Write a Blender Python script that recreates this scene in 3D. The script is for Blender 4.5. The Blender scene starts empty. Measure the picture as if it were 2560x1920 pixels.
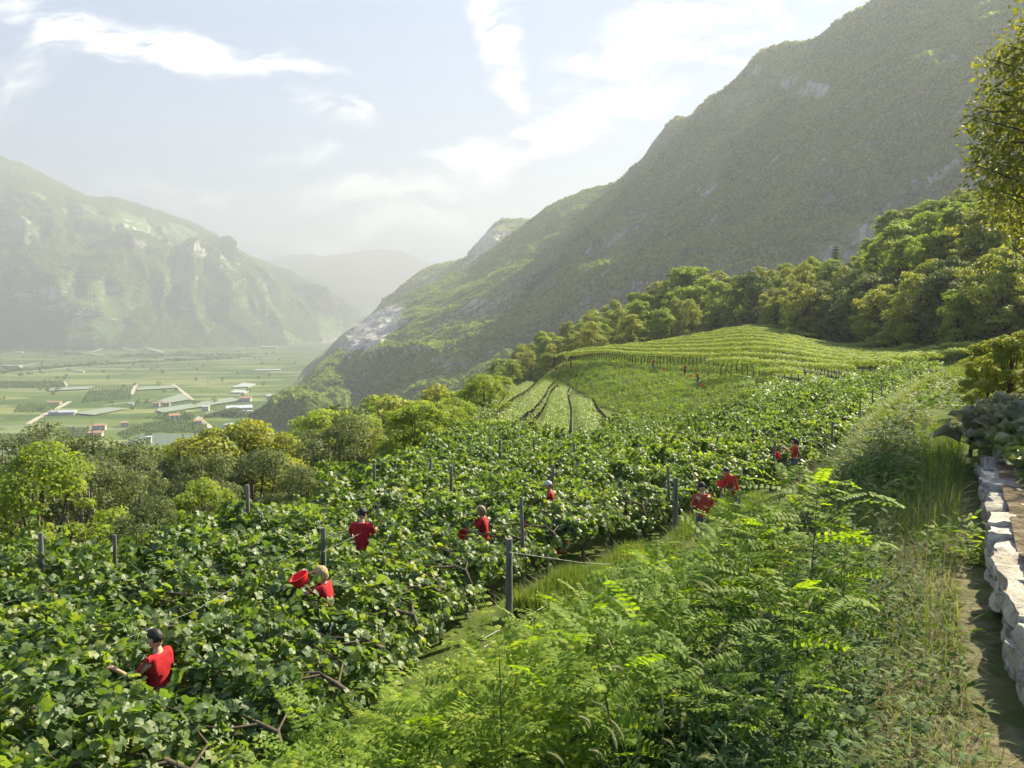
import bpy, bmesh, math, random
import numpy as np
from mathutils import Vector, Matrix

# ------------------------------------------------------------------ camera, world, sun, exposure
sc = bpy.context.scene
COL = sc.collection
F = 796.0
PITCH = math.atan(59.0 / F)
CP, SP = math.cos(PITCH), math.sin(PITCH)
cam = bpy.data.cameras.new("camera")
cam.sensor_width = 36.0
cam.lens = F * 36.0 / 1024.0
cam.clip_start = 0.05
cam.clip_end = 80000
camo = bpy.data.objects.new("camera", cam)
COL.objects.link(camo)
camo.location = (0, 0, 0)
camo.rotation_euler = (math.radians(90) - PITCH, 0, 0)
sc.camera = camo

SUN_AZ, SUN_EL = math.radians(47), math.radians(37)      # azimuth clockwise from the view direction (+Y)
SUNDIR = Vector((math.sin(SUN_AZ) * math.cos(SUN_EL), math.cos(SUN_AZ) * math.cos(SUN_EL), math.sin(SUN_EL)))
sl = bpy.data.lights.new("sun", 'SUN')
sl.energy = 5.0
sl.angle = math.radians(0.6)
sl.color = (1.0, 0.90, 0.62)
so = bpy.data.objects.new("sun", sl)
COL.objects.link(so)
so.rotation_euler = SUNDIR.to_track_quat('Z', 'Y').to_euler()

sc.view_settings.view_transform = 'Standard'
sc.view_settings.look = 'None'
sc.view_settings.exposure = 2.12
sc.view_settings.gamma = 1.0
sc.render.engine = 'CYCLES'
cy = sc.cycles
cy.use_denoising = True
cy.use_adaptive_sampling = True
cy.adaptive_threshold = 0.03
cy.max_bounces = 5
cy.diffuse_bounces = 2
cy.glossy_bounces = 1
cy.transmission_bounces = 3
cy.transparent_max_bounces = 4
cy.volume_bounces = 0
cy.sample_clamp_indirect = 4.0
cy.caustics_reflective = False
cy.caustics_refractive = False
sc.render.use_persistent_data = False

HAZE_DENSITY = 2.5e-4
HAZE_COLOR = (0.57, 0.62, 0.73, 1)
HAZE_ANISO = 0.2
CLOUD_WHITE = (1.0, 1.0, 1.0, 1)
SKY_STRENGTH = 0.08


def N(nt, typ, **kw):
    n = nt.nodes.new(typ)
    for k, v in kw.items():
        if k.startswith('i_'):
            key = k[2:]
            key = int(key) if key.isdigit() else key
            n.inputs[key].default_value = v
        else:
            setattr(n, k, v)
    return n


def build_world():
    w = bpy.data.worlds.new("World")
    sc.world = w
    w.use_nodes = True
    nt = w.node_tree
    nt.nodes.clear()
    L = nt.links.new
    out = N(nt, 'ShaderNodeOutputWorld')
    bg = N(nt, 'ShaderNodeBackground')
    bg.inputs['Strength'].default_value = SKY_STRENGTH
    L(bg.outputs[0], out.inputs[0])
    sky = N(nt, 'ShaderNodeTexSky', sky_type='NISHITA')
    sky.sun_disc = False
    sky.sun_elevation = SUN_EL
    sky.sun_rotation = SUN_AZ
    sky.altitude = 300
    sky.air_density = 1.0
    sky.dust_density = 0.8
    sky.ozone_density = 1.5
    # clouds: streaky noise gated by wind-drawn patches, laid out by world direction
    tc = N(nt, 'ShaderNodeTexCoord')
    sep = N(nt, 'ShaderNodeSeparateXYZ')
    L(tc.outputs['Generated'], sep.inputs[0])
    ymax = N(nt, 'ShaderNodeMath', operation='MAXIMUM')
    L(sep.outputs[1], ymax.inputs[0]); ymax.inputs[1].default_value = 0.05
    du = N(nt, 'ShaderNodeMath', operation='DIVIDE'); L(sep.outputs[0], du.inputs[0]); L(ymax.outputs[0], du.inputs[1])
    dv = N(nt, 'ShaderNodeMath', operation='DIVIDE'); L(sep.outputs[2], dv.inputs[0]); L(ymax.outputs[0], dv.inputs[1])
    uv = N(nt, 'ShaderNodeCombineXYZ'); L(du.outputs[0], uv.inputs[0]); L(dv.outputs[0], uv.inputs[1])
    wn = N(nt, 'ShaderNodeTexNoise'); wn.inputs['Scale'].default_value = 5.0; wn.inputs['Detail'].default_value = 4
    L(uv.outputs[0], wn.inputs['Vector'])
    ws = N(nt, 'ShaderNodeVectorMath', operation='SUBTRACT'); L(wn.outputs['Color'], ws.inputs[0]); ws.inputs[1].default_value = (.5, .5, .5)
    wsc = N(nt, 'ShaderNodeVectorMath', operation='SCALE'); L(ws.outputs[0], wsc.inputs[0]); wsc.inputs['Scale'].default_value = 0.16
    wuv = N(nt, 'ShaderNodeVectorMath', operation='ADD'); L(uv.outputs[0], wuv.inputs[0]); L(wsc.outputs[0], wuv.inputs[1])
    # (px, py, half length, half width, degrees, weight)
    blobs = [(625, 55, 130, 50, 40, .62), (505, 55, 110, 34, -75, .75), (590, 130, 130, 30, 28, .6), (500, 170, 150, 26, 12, 0.6),
             (130, 55, 120, 34, -12, 1.15), (230, 80, 130, 24, -6, 0.8), (30, 95, 110, 40, 20, 0.45), (330, 130, 60, 22, -10, 0.75),
             (300, 165, 60, 14, -6, 0.6), (380, 205, 180, 20, -2, 0.6), (180, 200, 130, 18, -4, 0.5), (330, 240, 240, 30, 0, 0.45),
             (700, 60, 60, 10, 20, 0.7), (720, 75, 45, 8, 5, 0.7), (760, 20, 120, 40, 10, .35), (420, 225, 120, 12, 0, 0.5), (40, 10, 130, 30, -10, 0.4)]
    acc = None
    for (px, py, a, b, deg, wt) in blobs:
        mp = N(nt, 'ShaderNodeMapping', vector_type='TEXTURE')
        mp.inputs['Location'].default_value = ((px - 512) / F, (325 - py) / F * 1.02, 0)
        mp.inputs['Rotation'].default_value = (0, 0, math.radians(deg))
        mp.inputs['Scale'].default_value = (a / F, b / F, 1)
        L(wuv.outputs[0], mp.inputs[0])
        g = N(nt, 'ShaderNodeTexGradient', gradient_type='SPHERICAL')
        L(mp.outputs[0], g.inputs[0])
        m = N(nt, 'ShaderNodeMath', operation='MULTIPLY'); L(g.outputs['Fac'], m.inputs[0]); m.inputs[1].default_value = wt
        if acc is None:
            acc = m
        else:
            ad = N(nt, 'ShaderNodeMath', operation='ADD'); L(acc.outputs[0], ad.inputs[0]); L(m.outputs[0], ad.inputs[1]); acc = ad
    mp2 = N(nt, 'ShaderNodeMapping'); mp2.inputs['Scale'].default_value = (7.0, 20.0, 1); mp2.inputs['Rotation'].default_value = (0, 0, math.radians(-14))
    L(wuv.outputs[0], mp2.inputs[0])
    nz = N(nt, 'ShaderNodeTexNoise'); nz.inputs['Scale'].default_value = 1.5; nz.inputs['Detail'].default_value = 9; nz.inputs['Roughness'].default_value = 0.62
    L(mp2.outputs[0], nz.inputs['Vector'])
    nr = N(nt, 'ShaderNodeMapRange'); L(nz.outputs['Fac'], nr.inputs[0])
    nr.inputs[1].default_value = 0.38; nr.inputs[2].default_value = 0.64; nr.inputs[3].default_value = 0.12; nr.inputs[4].default_value = 1.9
    mm = N(nt, 'ShaderNodeMath', operation='MULTIPLY'); L(acc.outputs[0], mm.inputs[0]); L(nr.outputs[0], mm.inputs[1])
    cr = N(nt, 'ShaderNodeMapRange', interpolation_type='SMOOTHSTEP'); L(mm.outputs[0], cr.inputs[0])
    cr.inputs[1].default_value = 0.03; cr.inputs[2].default_value = 0.75; cr.inputs[3].default_value = 0; cr.inputs[4].default_value = 1.0
    # sky tint and cloud mix
    hsv = N(nt, 'ShaderNodeHueSaturation'); hsv.inputs['Saturation'].default_value = 1.0; hsv.inputs['Value'].default_value = 1.0
    L(sky.outputs[0], hsv.inputs['Color'])
    lim = N(nt, 'ShaderNodeVectorMath', operation='MINIMUM'); L(hsv.outputs[0], lim.inputs[0]); lim.inputs[1].default_value = (0.75, 1.3, 2.6)
    mix = N(nt, 'ShaderNodeMix', data_type='RGBA')
    L(cr.outputs[0], mix.inputs[0]); L(lim.outputs[0], mix.inputs[6]); mix.inputs[7].default_value = (4.4, 4.5, 4.7, 1)
    L(mix.outputs[2], bg.inputs[0])


build_world()

# ------------------------------------------------------------------ helpers
rng = np.random.default_rng(11)
random.seed(5)


def P(px, py, d):
    xc, yc = (px - 512) / F, (384 - py) / F
    dx, dy, dz = xc, CP + yc * SP, -SP + yc * CP
    t = d / dy
    return np.array((dx * t, d, dz * t))


def G(px, py, z=-120.0):
    xc, yc = (px - 512) / F, (384 - py) / F
    dx, dy, dz = xc, CP + yc * SP, -SP + yc * CP
    t = z / dz
    return np.array((dx * t, dy * t, z))


def proj(x, y, z):
    c = y * CP - z * SP
    u = y * SP + z * CP
    return 512 + F * x / c, 384 - F * u / c


def _hash(ix, iy, iz, seed):
    n = (ix.astype(np.int64) * 374761393 + iy.astype(np.int64) * 668265263 + iz.astype(np.int64) * 2147483647 + seed * 1274126177) & 0xffffffff
    n = ((n ^ (n >> 13)) * 1274126177) & 0xffffffff
    n = (n ^ (n >> 16)) & 0xffffffff
    return n / 4294967295.0


def vnoise(x, y, z=None, seed=0):
    x = np.asarray(x, float); y = np.asarray(y, float)
    z = np.zeros_like(x) if z is None else np.asarray(z, float)
    x0, y0, z0 = np.floor(x), np.floor(y), np.floor(z)
    fx, fy, fz = x - x0, y - y0, z - z0
    fx = fx * fx * (3 - 2 * fx); fy = fy * fy * (3 - 2 * fy); fz = fz * fz * (3 - 2 * fz)
    r = 0
    for i in (0, 1):
        for j in (0, 1):
            for k in (0, 1):
                w = (fx if i else 1 - fx) * (fy if j else 1 - fy) * (fz if k else 1 - fz)
                r = r + w * _hash(x0 + i, y0 + j, z0 + k, seed)
    return r * 2 - 1


def fbm(x, y, z=None, oct=5, seed=0, gain=0.5):
    r, a, f = 0, 1.0, 1.0
    for o in range(oct):
        r = r + a * vnoise(x * f, y * f, None if z is None else z * f, seed + o * 17)
        a *= gain; f *= 2.03
    return r


def ridged(x, y, oct=4, seed=0):
    r, a, f = 0, 1.0, 1.0
    for o in range(oct):
        r = r + a * (1 - 2 * np.abs(vnoise(x * f, y * f, None, seed + o * 13)))
        a *= 0.5; f *= 2.1
    return r


def mk_mesh(name, V, Fs, mats=(), smooth=False, midx=None):
    """V (n,3); Fs list of (m,k) int arrays"""
    if not isinstance(Fs, (list, tuple)):
        Fs = [Fs]
    Fs = [np.asarray(f, dtype=np.int32) for f in Fs if len(f)]
    me = bpy.data.meshes.new(name)
    V = np.asarray(V, dtype=np.float32)
    me.vertices.add(len(V)); me.vertices.foreach_set('co', V.ravel())
    nl = sum(f.size for f in Fs); npoly = sum(len(f) for f in Fs)
    me.loops.add(nl); me.polygons.add(npoly)
    me.loops.foreach_set('vertex_index', np.concatenate([f.ravel() for f in Fs]))
    tot = np.concatenate([np.full(len(f), f.shape[1], np.int32) for f in Fs])
    st = np.concatenate(([0], np.cumsum(tot)[:-1])).astype(np.int32)
    me.polygons.foreach_set('loop_start', st)
    if midx is not None:
        me.polygons.foreach_set('material_index', np.asarray(midx, np.int32))
    me.polygons.foreach_set('use_smooth', np.full(npoly, smooth, bool))
    for m in mats:
        me.materials.append(m)
    me.update(calc_edges=True)
    return me


def link(name, me, parent=None, loc=(0, 0, 0), rot=(0, 0, 0), scale=(1, 1, 1)):
    o = bpy.data.objects.new(name, me)
    COL.objects.link(o)
    o.location = loc; o.rotation_euler = rot; o.scale = scale
    if parent is not None:
        o.parent = parent
    return o


def tag(o, label=None, cat=None, group=None, kind=None):
    if label: o['label'] = label
    if cat: o['category'] = cat
    if group: o['group'] = group
    if kind: o['kind'] = kind
    return o


def thing(name, label, cat, loc=(0, 0, 0), rz=0, group=None, scale=(1, 1, 1)):
    return tag(link(name, None, None, loc, (0, 0, rz), scale), label, cat, group)


class MB:
    """collects pieces into one mesh"""
    def __init__(s):
        s.V = []; s.F = {}; s.n = 0

    def add(s, V, Fs):
        V = np.asarray(V, float)
        for f in (Fs if isinstance(Fs, (list, tuple)) else [Fs]):
            f = np.asarray(f, int)
            s.F.setdefault(f.shape[1], []).append(f + s.n)
        s.V.append(V); s.n += len(V)
        return s

    def box(s, c, size, rz=0, taper=1.0):
        hx, hy, hz = size[0] / 2, size[1] / 2, size[2] / 2
        v = np.array([(x * hx * (taper if z > 0 else 1), y * hy * (taper if z > 0 else 1), z * hz) for x in (-1, 1) for y in (-1, 1) for z in (-1, 1)])
        cz, sz = math.cos(rz), math.sin(rz)
        v = np.c_[v[:, 0] * cz - v[:, 1] * sz, v[:, 0] * sz + v[:, 1] * cz, v[:, 2]] + np.array(c)
        return s.add(v, np.array([(0, 1, 3, 2), (4, 6, 7, 5), (0, 4, 5, 1), (2, 3, 7, 6), (0, 2, 6, 4), (1, 5, 7, 3)]))

    def tube(s, pts, rad, sides=6, cap=True):
        pts = np.asarray(pts, float)
        rad = np.broadcast_to(np.asarray(rad, float), (len(pts),))
        V = []
        t = np.gradient(pts, axis=0)
        t /= np.linalg.norm(t, axis=1)[:, None] + 1e-9
        up = np.array((0.13, 0.21, 0.97)) if abs(t[0][2]) < 0.8 else np.array((0.97, 0.21, 0.13))
        for i in range(len(pts)):
            a = np.cross(t[i], up); a /= np.linalg.norm(a) + 1e-9
            b = np.cross(t[i], a)
            th = np.arange(sides) * 2 * math.pi / sides
            V.append(pts[i] + rad[i] * (np.cos(th)[:, None] * a + np.sin(th)[:, None] * b))
        V = np.concatenate(V)
        f = []
        for i in range(len(pts) - 1):
            for k in range(sides):
                k2 = (k + 1) % sides
                f.append((i * sides + k, i * sides + k2, (i + 1) * sides + k2, (i + 1) * sides + k))
        s.add(V, np.array(f))
        if cap:
            c0 = len(V)
            Vc = np.vstack([V[-sides:], V[-sides:].mean(0)])
            s.add(Vc, np.array([(k, (k + 1) % sides, sides) for k in range(sides)]))
        return s

    def mesh(s, name, mats=(), smooth=False):
        return mk_mesh(name, np.concatenate(s.V), [np.concatenate(v) for v in s.F.values()], mats, smooth)


def unit(a):
    return a / (np.linalg.norm(a, axis=-1, keepdims=True) + 1e-9)


def scatter(tv, tf, pos, T, Bn, Nn, sc_):
    """place template (verts in T,B,N frame) at every pos"""
    k = len(tv)
    sc_ = np.broadcast_to(np.asarray(sc_, float), (len(pos),))
    V = pos[:, None, :] + sc_[:, None, None] * (tv[None, :, 0:1] * T[:, None, :] + tv[None, :, 1:2] * Bn[:, None, :] + tv[None, :, 2:3] * Nn[:, None, :])
    Fa = (np.asarray(tf)[None] + (np.arange(len(pos)) * k)[:, None, None]).reshape(-1, np.asarray(tf).shape[1])
    return V.reshape(-1, 3), Fa


def frames(nrm, r=rng, tdir=None):
    nrm = unit(nrm)
    t = r.normal(size=nrm.shape) if tdir is None else tdir
    t = t - (t * nrm).sum(-1, keepdims=True) * nrm
    t = unit(t)
    return t, np.cross(nrm, t), nrm


# ------------------------------------------------------------------ materials
def mat_new(name):
    m = bpy.data.materials.new(name)
    m.use_nodes = True
    m.node_tree.nodes.clear()
    return m, m.node_tree, m.node_tree.links.new


def ramp(nt, fac, stops):
    r = N(nt, 'ShaderNodeValToRGB')
    e = r.color_ramp.elements
    e[0].position, e[0].color = stops[0][0], (*stops[0][1], 1)
    e[1].position, e[1].color = stops[-1][0], (*stops[-1][1], 1)
    for p, c in stops[1:-1]:
        x = e.new(p); x.color = (*c, 1)
    nt.links.new(fac, r.inputs[0])
    return r.outputs[0]


def leaf_mat(name, cols, rough=0.45, trans=0.35, tcol=(1.3, 1.5, 0.5), patch=2.0, spec=0.5, objvar=0.25):
    m, nt, L = mat_new(name)
    out = N(nt, 'ShaderNodeOutputMaterial')
    geo = N(nt, 'ShaderNodeNewGeometry')
    oi = N(nt, 'ShaderNodeObjectInfo')
    nz = N(nt, 'ShaderNodeTexNoise'); nz.inputs['Scale'].default_value = patch; nz.inputs['Detail'].default_value = 2
    L(geo.outputs['Position'], nz.inputs['Vector'])
    a = N(nt, 'ShaderNodeMath', operation='MULTIPLY_ADD'); L(geo.outputs['Random Per Island'], a.inputs[0]); a.inputs[1].default_value = 0.6; a.inputs[2].default_value = -0.3
    b = N(nt, 'ShaderNodeMath', operation='MULTIPLY_ADD'); L(nz.outputs['Fac'], b.inputs[0]); b.inputs[1].default_value = 0.9; L(a.outputs[0], b.inputs[2])
    c = N(nt, 'ShaderNodeMath', operation='MULTIPLY_ADD'); L(oi.outputs['Random'], c.inputs[0]); c.inputs[1].default_value = objvar; L(b.outputs[0], c.inputs[2])
    col = ramp(nt, c.outputs[0], cols)
    p = N(nt, 'ShaderNodeBsdfPrincipled'); L(col, p.inputs['Base Color'])
    p.inputs['Roughness'].default_value = rough
    p.inputs['Specular IOR Level'].default_value = spec
    tr = N(nt, 'ShaderNodeBsdfTranslucent')
    mc = N(nt, 'ShaderNodeVectorMath', operation='MULTIPLY'); L(col, mc.inputs[0]); mc.inputs[1].default_value = tcol
    L(mc.outputs[0], tr.inputs[0])
    mx = N(nt, 'ShaderNodeMixShader'); mx.inputs[0].default_value = trans
    L(p.outputs[0], mx.inputs[1]); L(tr.outputs[0], mx.inputs[2]); L(mx.outputs[0], out.inputs[0])
    return m


def noise_mat(name, cols, scale=5.0, rough=0.85, detail=6, bump=0.0, bscale=None, spec=0.3, stretch=(1, 1, 1), dist=0.0):
    m, nt, L = mat_new(name)
    out = N(nt, 'ShaderNodeOutputMaterial')
    tc = N(nt, 'ShaderNodeTexCoord')
    mp = N(nt, 'ShaderNodeMapping'); mp.inputs['Scale'].default_value = stretch
    L(tc.outputs['Object'], mp.inputs[0])
    nz = N(nt, 'ShaderNodeTexNoise'); nz.inputs['Scale'].default_value = scale; nz.inputs['Detail'].default_value = detail; nz.inputs['Distortion'].default_value = dist
    L(mp.outputs[0], nz.inputs['Vector'])
    p = N(nt, 'ShaderNodeBsdfPrincipled')
    L(ramp(nt, nz.outputs['Fac'], cols), p.inputs['Base Color'])
    p.inputs['Roughness'].default_value = rough
    p.inputs['Specular IOR Level'].default_value = spec
    if bump:
        nb = N(nt, 'ShaderNodeTexNoise'); nb.inputs['Scale'].default_value = bscale or scale * 3; nb.inputs['Detail'].default_value = 5
        L(mp.outputs[0], nb.inputs['Vector'])
        bp = N(nt, 'ShaderNodeBump'); bp.inputs['Strength'].default_value = 1.0; bp.inputs['Distance'].default_value = bump
        L(nb.outputs['Fac'], bp.inputs['Height']); L(bp.outputs[0], p.inputs['Normal'])
    L(p.outputs[0], out.inputs[0])
    return m


def plain(name, c, rough=0.6, spec=0.4, var=0.12, scale=8.0):
    lo = tuple(x * (1 - var) for x in c); hi = tuple(min(1, x * (1 + var)) for x in c)
    return noise_mat(name, [(0.35, lo), (0.65, hi)], scale, rough, 3, spec=spec)


def mountain_mat(name, greens, rocks, rock_lo, rock_hi, tree_scale, rock_scale, bumpd, steep=0.35):
    """forest on the slopes, pale rock where the face is steep; world sized"""
    m, nt, L = mat_new(name)
    out = N(nt, 'ShaderNodeOutputMaterial')
    geo = N(nt, 'ShaderNodeNewGeometry')
    pos = geo.outputs['Position']
    sepn = N(nt, 'ShaderNodeSeparateXYZ'); L(geo.outputs['True Normal'], sepn.inputs[0])
    n1 = N(nt, 'ShaderNodeTexNoise'); n1.inputs['Scale'].default_value = tree_scale * 0.12; n1.inputs['Detail'].default_value = 8; n1.inputs['Roughness'].default_value = .65
    L(pos, n1.inputs['Vector'])
    green = ramp(nt, n1.outputs['Fac'], greens)
    vt = N(nt, 'ShaderNodeTexVoronoi'); vt.inputs['Scale'].default_value = tree_scale
    L(pos, vt.inputs['Vector'])
    gm = N(nt, 'ShaderNodeMix', data_type='RGBA', blend_type='MULTIPLY'); gm.inputs[0].default_value = 0.5
    L(green, gm.inputs[6]); L(ramp(nt, vt.outputs['Color'], [(0.0, (.55, .6, .5)), (1.0, (1.25, 1.2, 1.1))]), gm.inputs[7])
    mp = N(nt, 'ShaderNodeMapping'); mp.inputs['Scale'].default_value = (1, 1, 0.28); L(pos, mp.inputs[0])
    n2 = N(nt, 'ShaderNodeTexNoise'); n2.inputs['Scale'].default_value = rock_scale; n2.inputs['Detail'].default_value = 10; n2.inputs['Roughness'].default_value = .7
    L(mp.outputs[0], n2.inputs['Vector'])
    rock = ramp(nt, n2.outputs['Fac'], rocks)
    n3 = N(nt, 'ShaderNodeTexNoise'); n3.inputs['Scale'].default_value = rock_scale * 0.22; n3.inputs['Detail'].default_value = 7; n3.inputs['Roughness'].default_value = .6
    L(pos, n3.inputs['Vector'])
    # mask = steepness + noise, plus hand-made attribute
    at = N(nt, 'ShaderNodeAttribute', attribute_name='rock')
    s1 = N(nt, 'ShaderNodeMath', operation='MULTIPLY_ADD'); L(sepn.outputs[2], s1.inputs[0]); s1.inputs[1].default_value = -1.0; s1.inputs[2].default_value = steep
    s2 = N(nt, 'ShaderNodeMath', operation='ADD'); L(s1.outputs[0], s2.inputs[0]); L(n3.outputs['Fac'], s2.inputs[1])
    s3 = N(nt, 'ShaderNodeMath', operation='ADD'); L(s2.outputs[0], s3.inputs[0]); L(at.outputs['Fac'], s3.inputs[1])
    s4 = N(nt, 'ShaderNodeMath', operation='MULTIPLY_ADD'); L(n2.outputs['Fac'], s4.inputs[0]); s4.inputs[1].default_value = 0.6; L(s3.outputs[0], s4.inputs[2])
    mr = N(nt, 'ShaderNodeMapRange', interpolation_type='SMOOTHSTEP'); L(s4.outputs[0], mr.inputs[0]); mr.inputs[1].default_value = rock_lo; mr.inputs[2].default_value = rock_hi
    mx = N(nt, 'ShaderNodeMix', data_type='RGBA'); L(mr.outputs[0], mx.inputs[0]); L(gm.outputs[2], mx.inputs[6]); L(rock, mx.inputs[7])
    bp = N(nt, 'ShaderNodeBump'); bp.inputs['Strength'].default_value = 1.0; bp.inputs['Distance'].default_value = bumpd
    inv = N(nt, 'ShaderNodeMath', operation='MULTIPLY_ADD'); L(vt.outputs['Distance'], inv.inputs[0]); inv.inputs[1].default_value = -0.8; L(n2.outputs['Fac'], inv.inputs[2])
    L(inv.outputs[0], bp.inputs['Height'])
    p = N(nt, 'ShaderNodeBsdfPrincipled'); p.inputs['Roughness'].default_value = 1.0; p.inputs['Specular IOR Level'].default_value = 0.1
    L(mx.outputs[2], p.inputs['Base Color']); L(bp.outputs[0], p.inputs['Normal'])
    L(p.outputs[0], out.inputs[0])
    return m


M = {}
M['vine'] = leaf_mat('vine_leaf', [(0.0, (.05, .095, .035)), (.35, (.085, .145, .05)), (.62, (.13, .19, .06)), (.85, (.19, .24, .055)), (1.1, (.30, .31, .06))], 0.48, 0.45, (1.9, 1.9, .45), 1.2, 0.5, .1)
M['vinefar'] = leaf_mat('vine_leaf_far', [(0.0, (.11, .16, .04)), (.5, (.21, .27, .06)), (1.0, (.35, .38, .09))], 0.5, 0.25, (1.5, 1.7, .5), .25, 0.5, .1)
M['robinia'] = leaf_mat('robinia_leaflet', [(0.0, (.075, .15, .02)), (.45, (.14, .225, .025)), (.8, (.235, .315, .03)), (1.1, (.35, .39, .05))], 0.65, 0.5, (1.6, 1.6, .4), .9, .25, .2)
M['weed'] = leaf_mat('weed_leaf', [(0.0, (.03, .065, .02)), (.6, (.06, .11, .03)), (1.1, (.12, .17, .04))], .75, .3, (1.4, 1.5, .5), 1.5, .25)
M['grass'] = leaf_mat('grass_blade', [(0.0, (.05, .10, .025)), (.4, (.09, .15, .035)), (.7, (.15, .19, .05)), (1.0, (.26, .26, .09))], .65, .4, (1.5, 1.6, .5), .5, .25)
M['drygrass'] = leaf_mat('dry_grass', [(0.0, (.13, .12, .06)), (.5, (.25, .22, .12)), (1.0, (.40, .34, .20))], .7, .25, (1.1, 1.0, .8), .8, .2)
M['foxhead'] = leaf_mat('foxtail_bristle', [(0.0, (.20, .24, .10)), (1.0, (.42, .42, .22))], .6, .45, (1.2, 1.2, .8), 3, .3)
TG = [(0.0, (.125, .175, .035)), (.4, (.19, .25, .045)), (.75, (.26, .31, .055)), (1.1, (.36, .38, .08))]
M['tree_a'] = leaf_mat('tree_leaf_green', TG, .6, .5, (1.5, 1.6, .5), .25, .35)
M['tree_b'] = leaf_mat('tree_leaf_yellow', [(0.0, (.15, .19, .035)), (.5, (.25, .29, .05)), (1.1, (.36, .37, .07))], .55, .42, (1.5, 1.4, .5), .25, .35)
M['tree_c'] = leaf_mat('tree_leaf_dark', [(0.0, (.06, .095, .03)), (.6, (.11, .155, .04)), (1.1, (.17, .20, .055))], .6, .35, (1.3, 1.4, .5), .3, .3)
M['tree_p'] = leaf_mat('tree_leaf_pale', [(0.0, (.08, .11, .04)), (.6, (.14, .175, .06)), (1.1, (.22, .25, .09))], .6, .35, (1.3, 1.3, .6), .3, .3)
M['bark'] = noise_mat('bark', [(.3, (.045, .035, .026)), (.7, (.13, .105, .08))], 14, .9, 6, .01, 30, .2, (1, 1, .25))
M['palebark'] = noise_mat('pale_bark', [(.3, (.14, .12, .10)), (.7, (.30, .27, .23))], 10, .9, 6, .005, 30, .2, (1, 1, .25))
M['stem'] = plain('green_stem', (.07, .09, .03), .7)
M['post'] = noise_mat('weathered_post', [(.3, (.10, .10, .09)), (.7, (.24, .235, .21))], 9, .85, 6, .004, 40, .2, (1, 1, .12))
M['wire'] = plain('galvanised_wire', (.45, .46, .47), .35, .8)
M['skin'] = plain('skin', (.50, .30, .21), .5, .4, .06)
M['red'] = noise_mat('red_cotton', [(.3, (.30, .012, .02)), (.7, (.52, .025, .035))], 7, .8, 4, .01, 9, .2)
M['rust'] = noise_mat('faded_red_cotton', [(.35, (.36, .05, .03)), (.65, (.48, .08, .045))], 14, .8, 4, .01, 9, .2)
M['jeans'] = noise_mat('blue_denim', [(.35, (.06, .09, .15)), (.65, (.11, .16, .24))], 18, .85, 4, .008, 9, .2)
M['beige'] = plain('beige_cotton', (.30, .27, .19), .85)
M['black'] = plain('black_cloth', (.018, .020, .026), .7)
M['capgrey'] = plain('grey_cap_cloth', (.50, .52, .52), .8)
M['hair_dark'] = noise_mat('dark_hair', [(.35, (.012, .011, .012)), (.65, (.035, .03, .028))], 60, .5, 4, .004, 90)
M['hair_blond'] = noise_mat('blond_curls', [(.35, (.30, .21, .09)), (.65, (.52, .40, .20))], 40, .6, 5, .02, 45)
M['hair_brown'] = noise_mat('brown_hair', [(.35, (.14, .09, .05)), (.65, (.34, .25, .14))], 30, .55, 5, .01, 45)
M['plastic'] = noise_mat('red_plastic', [(.4, (.70, .012, .018)), (.6, (.78, .02, .03))], 4, .35, 2, spec=.5)
M['mwood'] = leaf_mat('mountain_foliage', [(0.0, (.10, .15, .03)), (.5, (.20, .27, .05)), (1.1, (.36, .41, .085))], .9, .5, (1.3, 1.3, .5), .012, .1)
M['lwood'] = leaf_mat('left_slope_foliage', [(0.0, (.10, .18, .045)), (.5, (.16, .26, .06)), (1.1, (.25, .35, .09))], .9, .35, (1.3, 1.3, .5), .004, .1)
M['vrow'] = leaf_mat('vine_row_leaf', [(0.0, (.15, .20, .045)), (.5, (.29, .36, .07)), (1.0, (.50, .54, .13))], .6, .3, (1.8, 1.8, .6), .6, .4, .1)
M['cabbage'] = leaf_mat('brassica_leaf', [(0.0, (.17, .18, .12)), (.5, (.26, .265, .17)), (1.1, (.38, .37, .24))], .6, .2, (1.3, 1.4, .8), 1.0, .5, .2)
M['cabbage2'] = leaf_mat('brassica_leaf_green', [(0.0, (.09, .13, .04)), (.5, (.14, .18, .06)), (1.1, (.22, .24, .08))], .5, .25, (1.3, 1.4, .6), 1.0, .5, .2)
M['wallpaint'] = plain('pale_render', (.48, .45, .40), .8, .3, .06, .3)
M['rooftile'] = noise_mat('terracotta_tiles', [(.35, (.32, .17, .10)), (.65, (.48, .28, .18))], .8, .85)
M['roofgrey'] = plain('grey_sheet_roof', (.50, .54, .58), .5, .5, .06, .2)
M['pane'] = plain('dark_window', (.05, .06, .07), .2, .8)
M['net'] = noise_mat('hail_net', [(.35, (.19, .23, .17)), (.65, (.26, .30, .24))], .25, .7, 3, stretch=(1, 6, 1))
M['whitenet'] = plain('white_film', (.40, .42, .42), .5, .4, .05, .2)
M['slate'] = noise_mat('dark_net', [(.35, (.085, .115, .09)), (.65, (.12, .15, .115))], .2, .8, 3, stretch=(1, 8, 1))
M['road'] = plain('pale_track', (.42, .39, .32), .9, .2, .08, .05)
M['orchard'] = leaf_mat('orchard_leaf', [(0.0, (.09, .14, .04)), (1.0, (.16, .22, .06))], .7, .2, (1.3, 1.4, .5), .02, .2)


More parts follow.
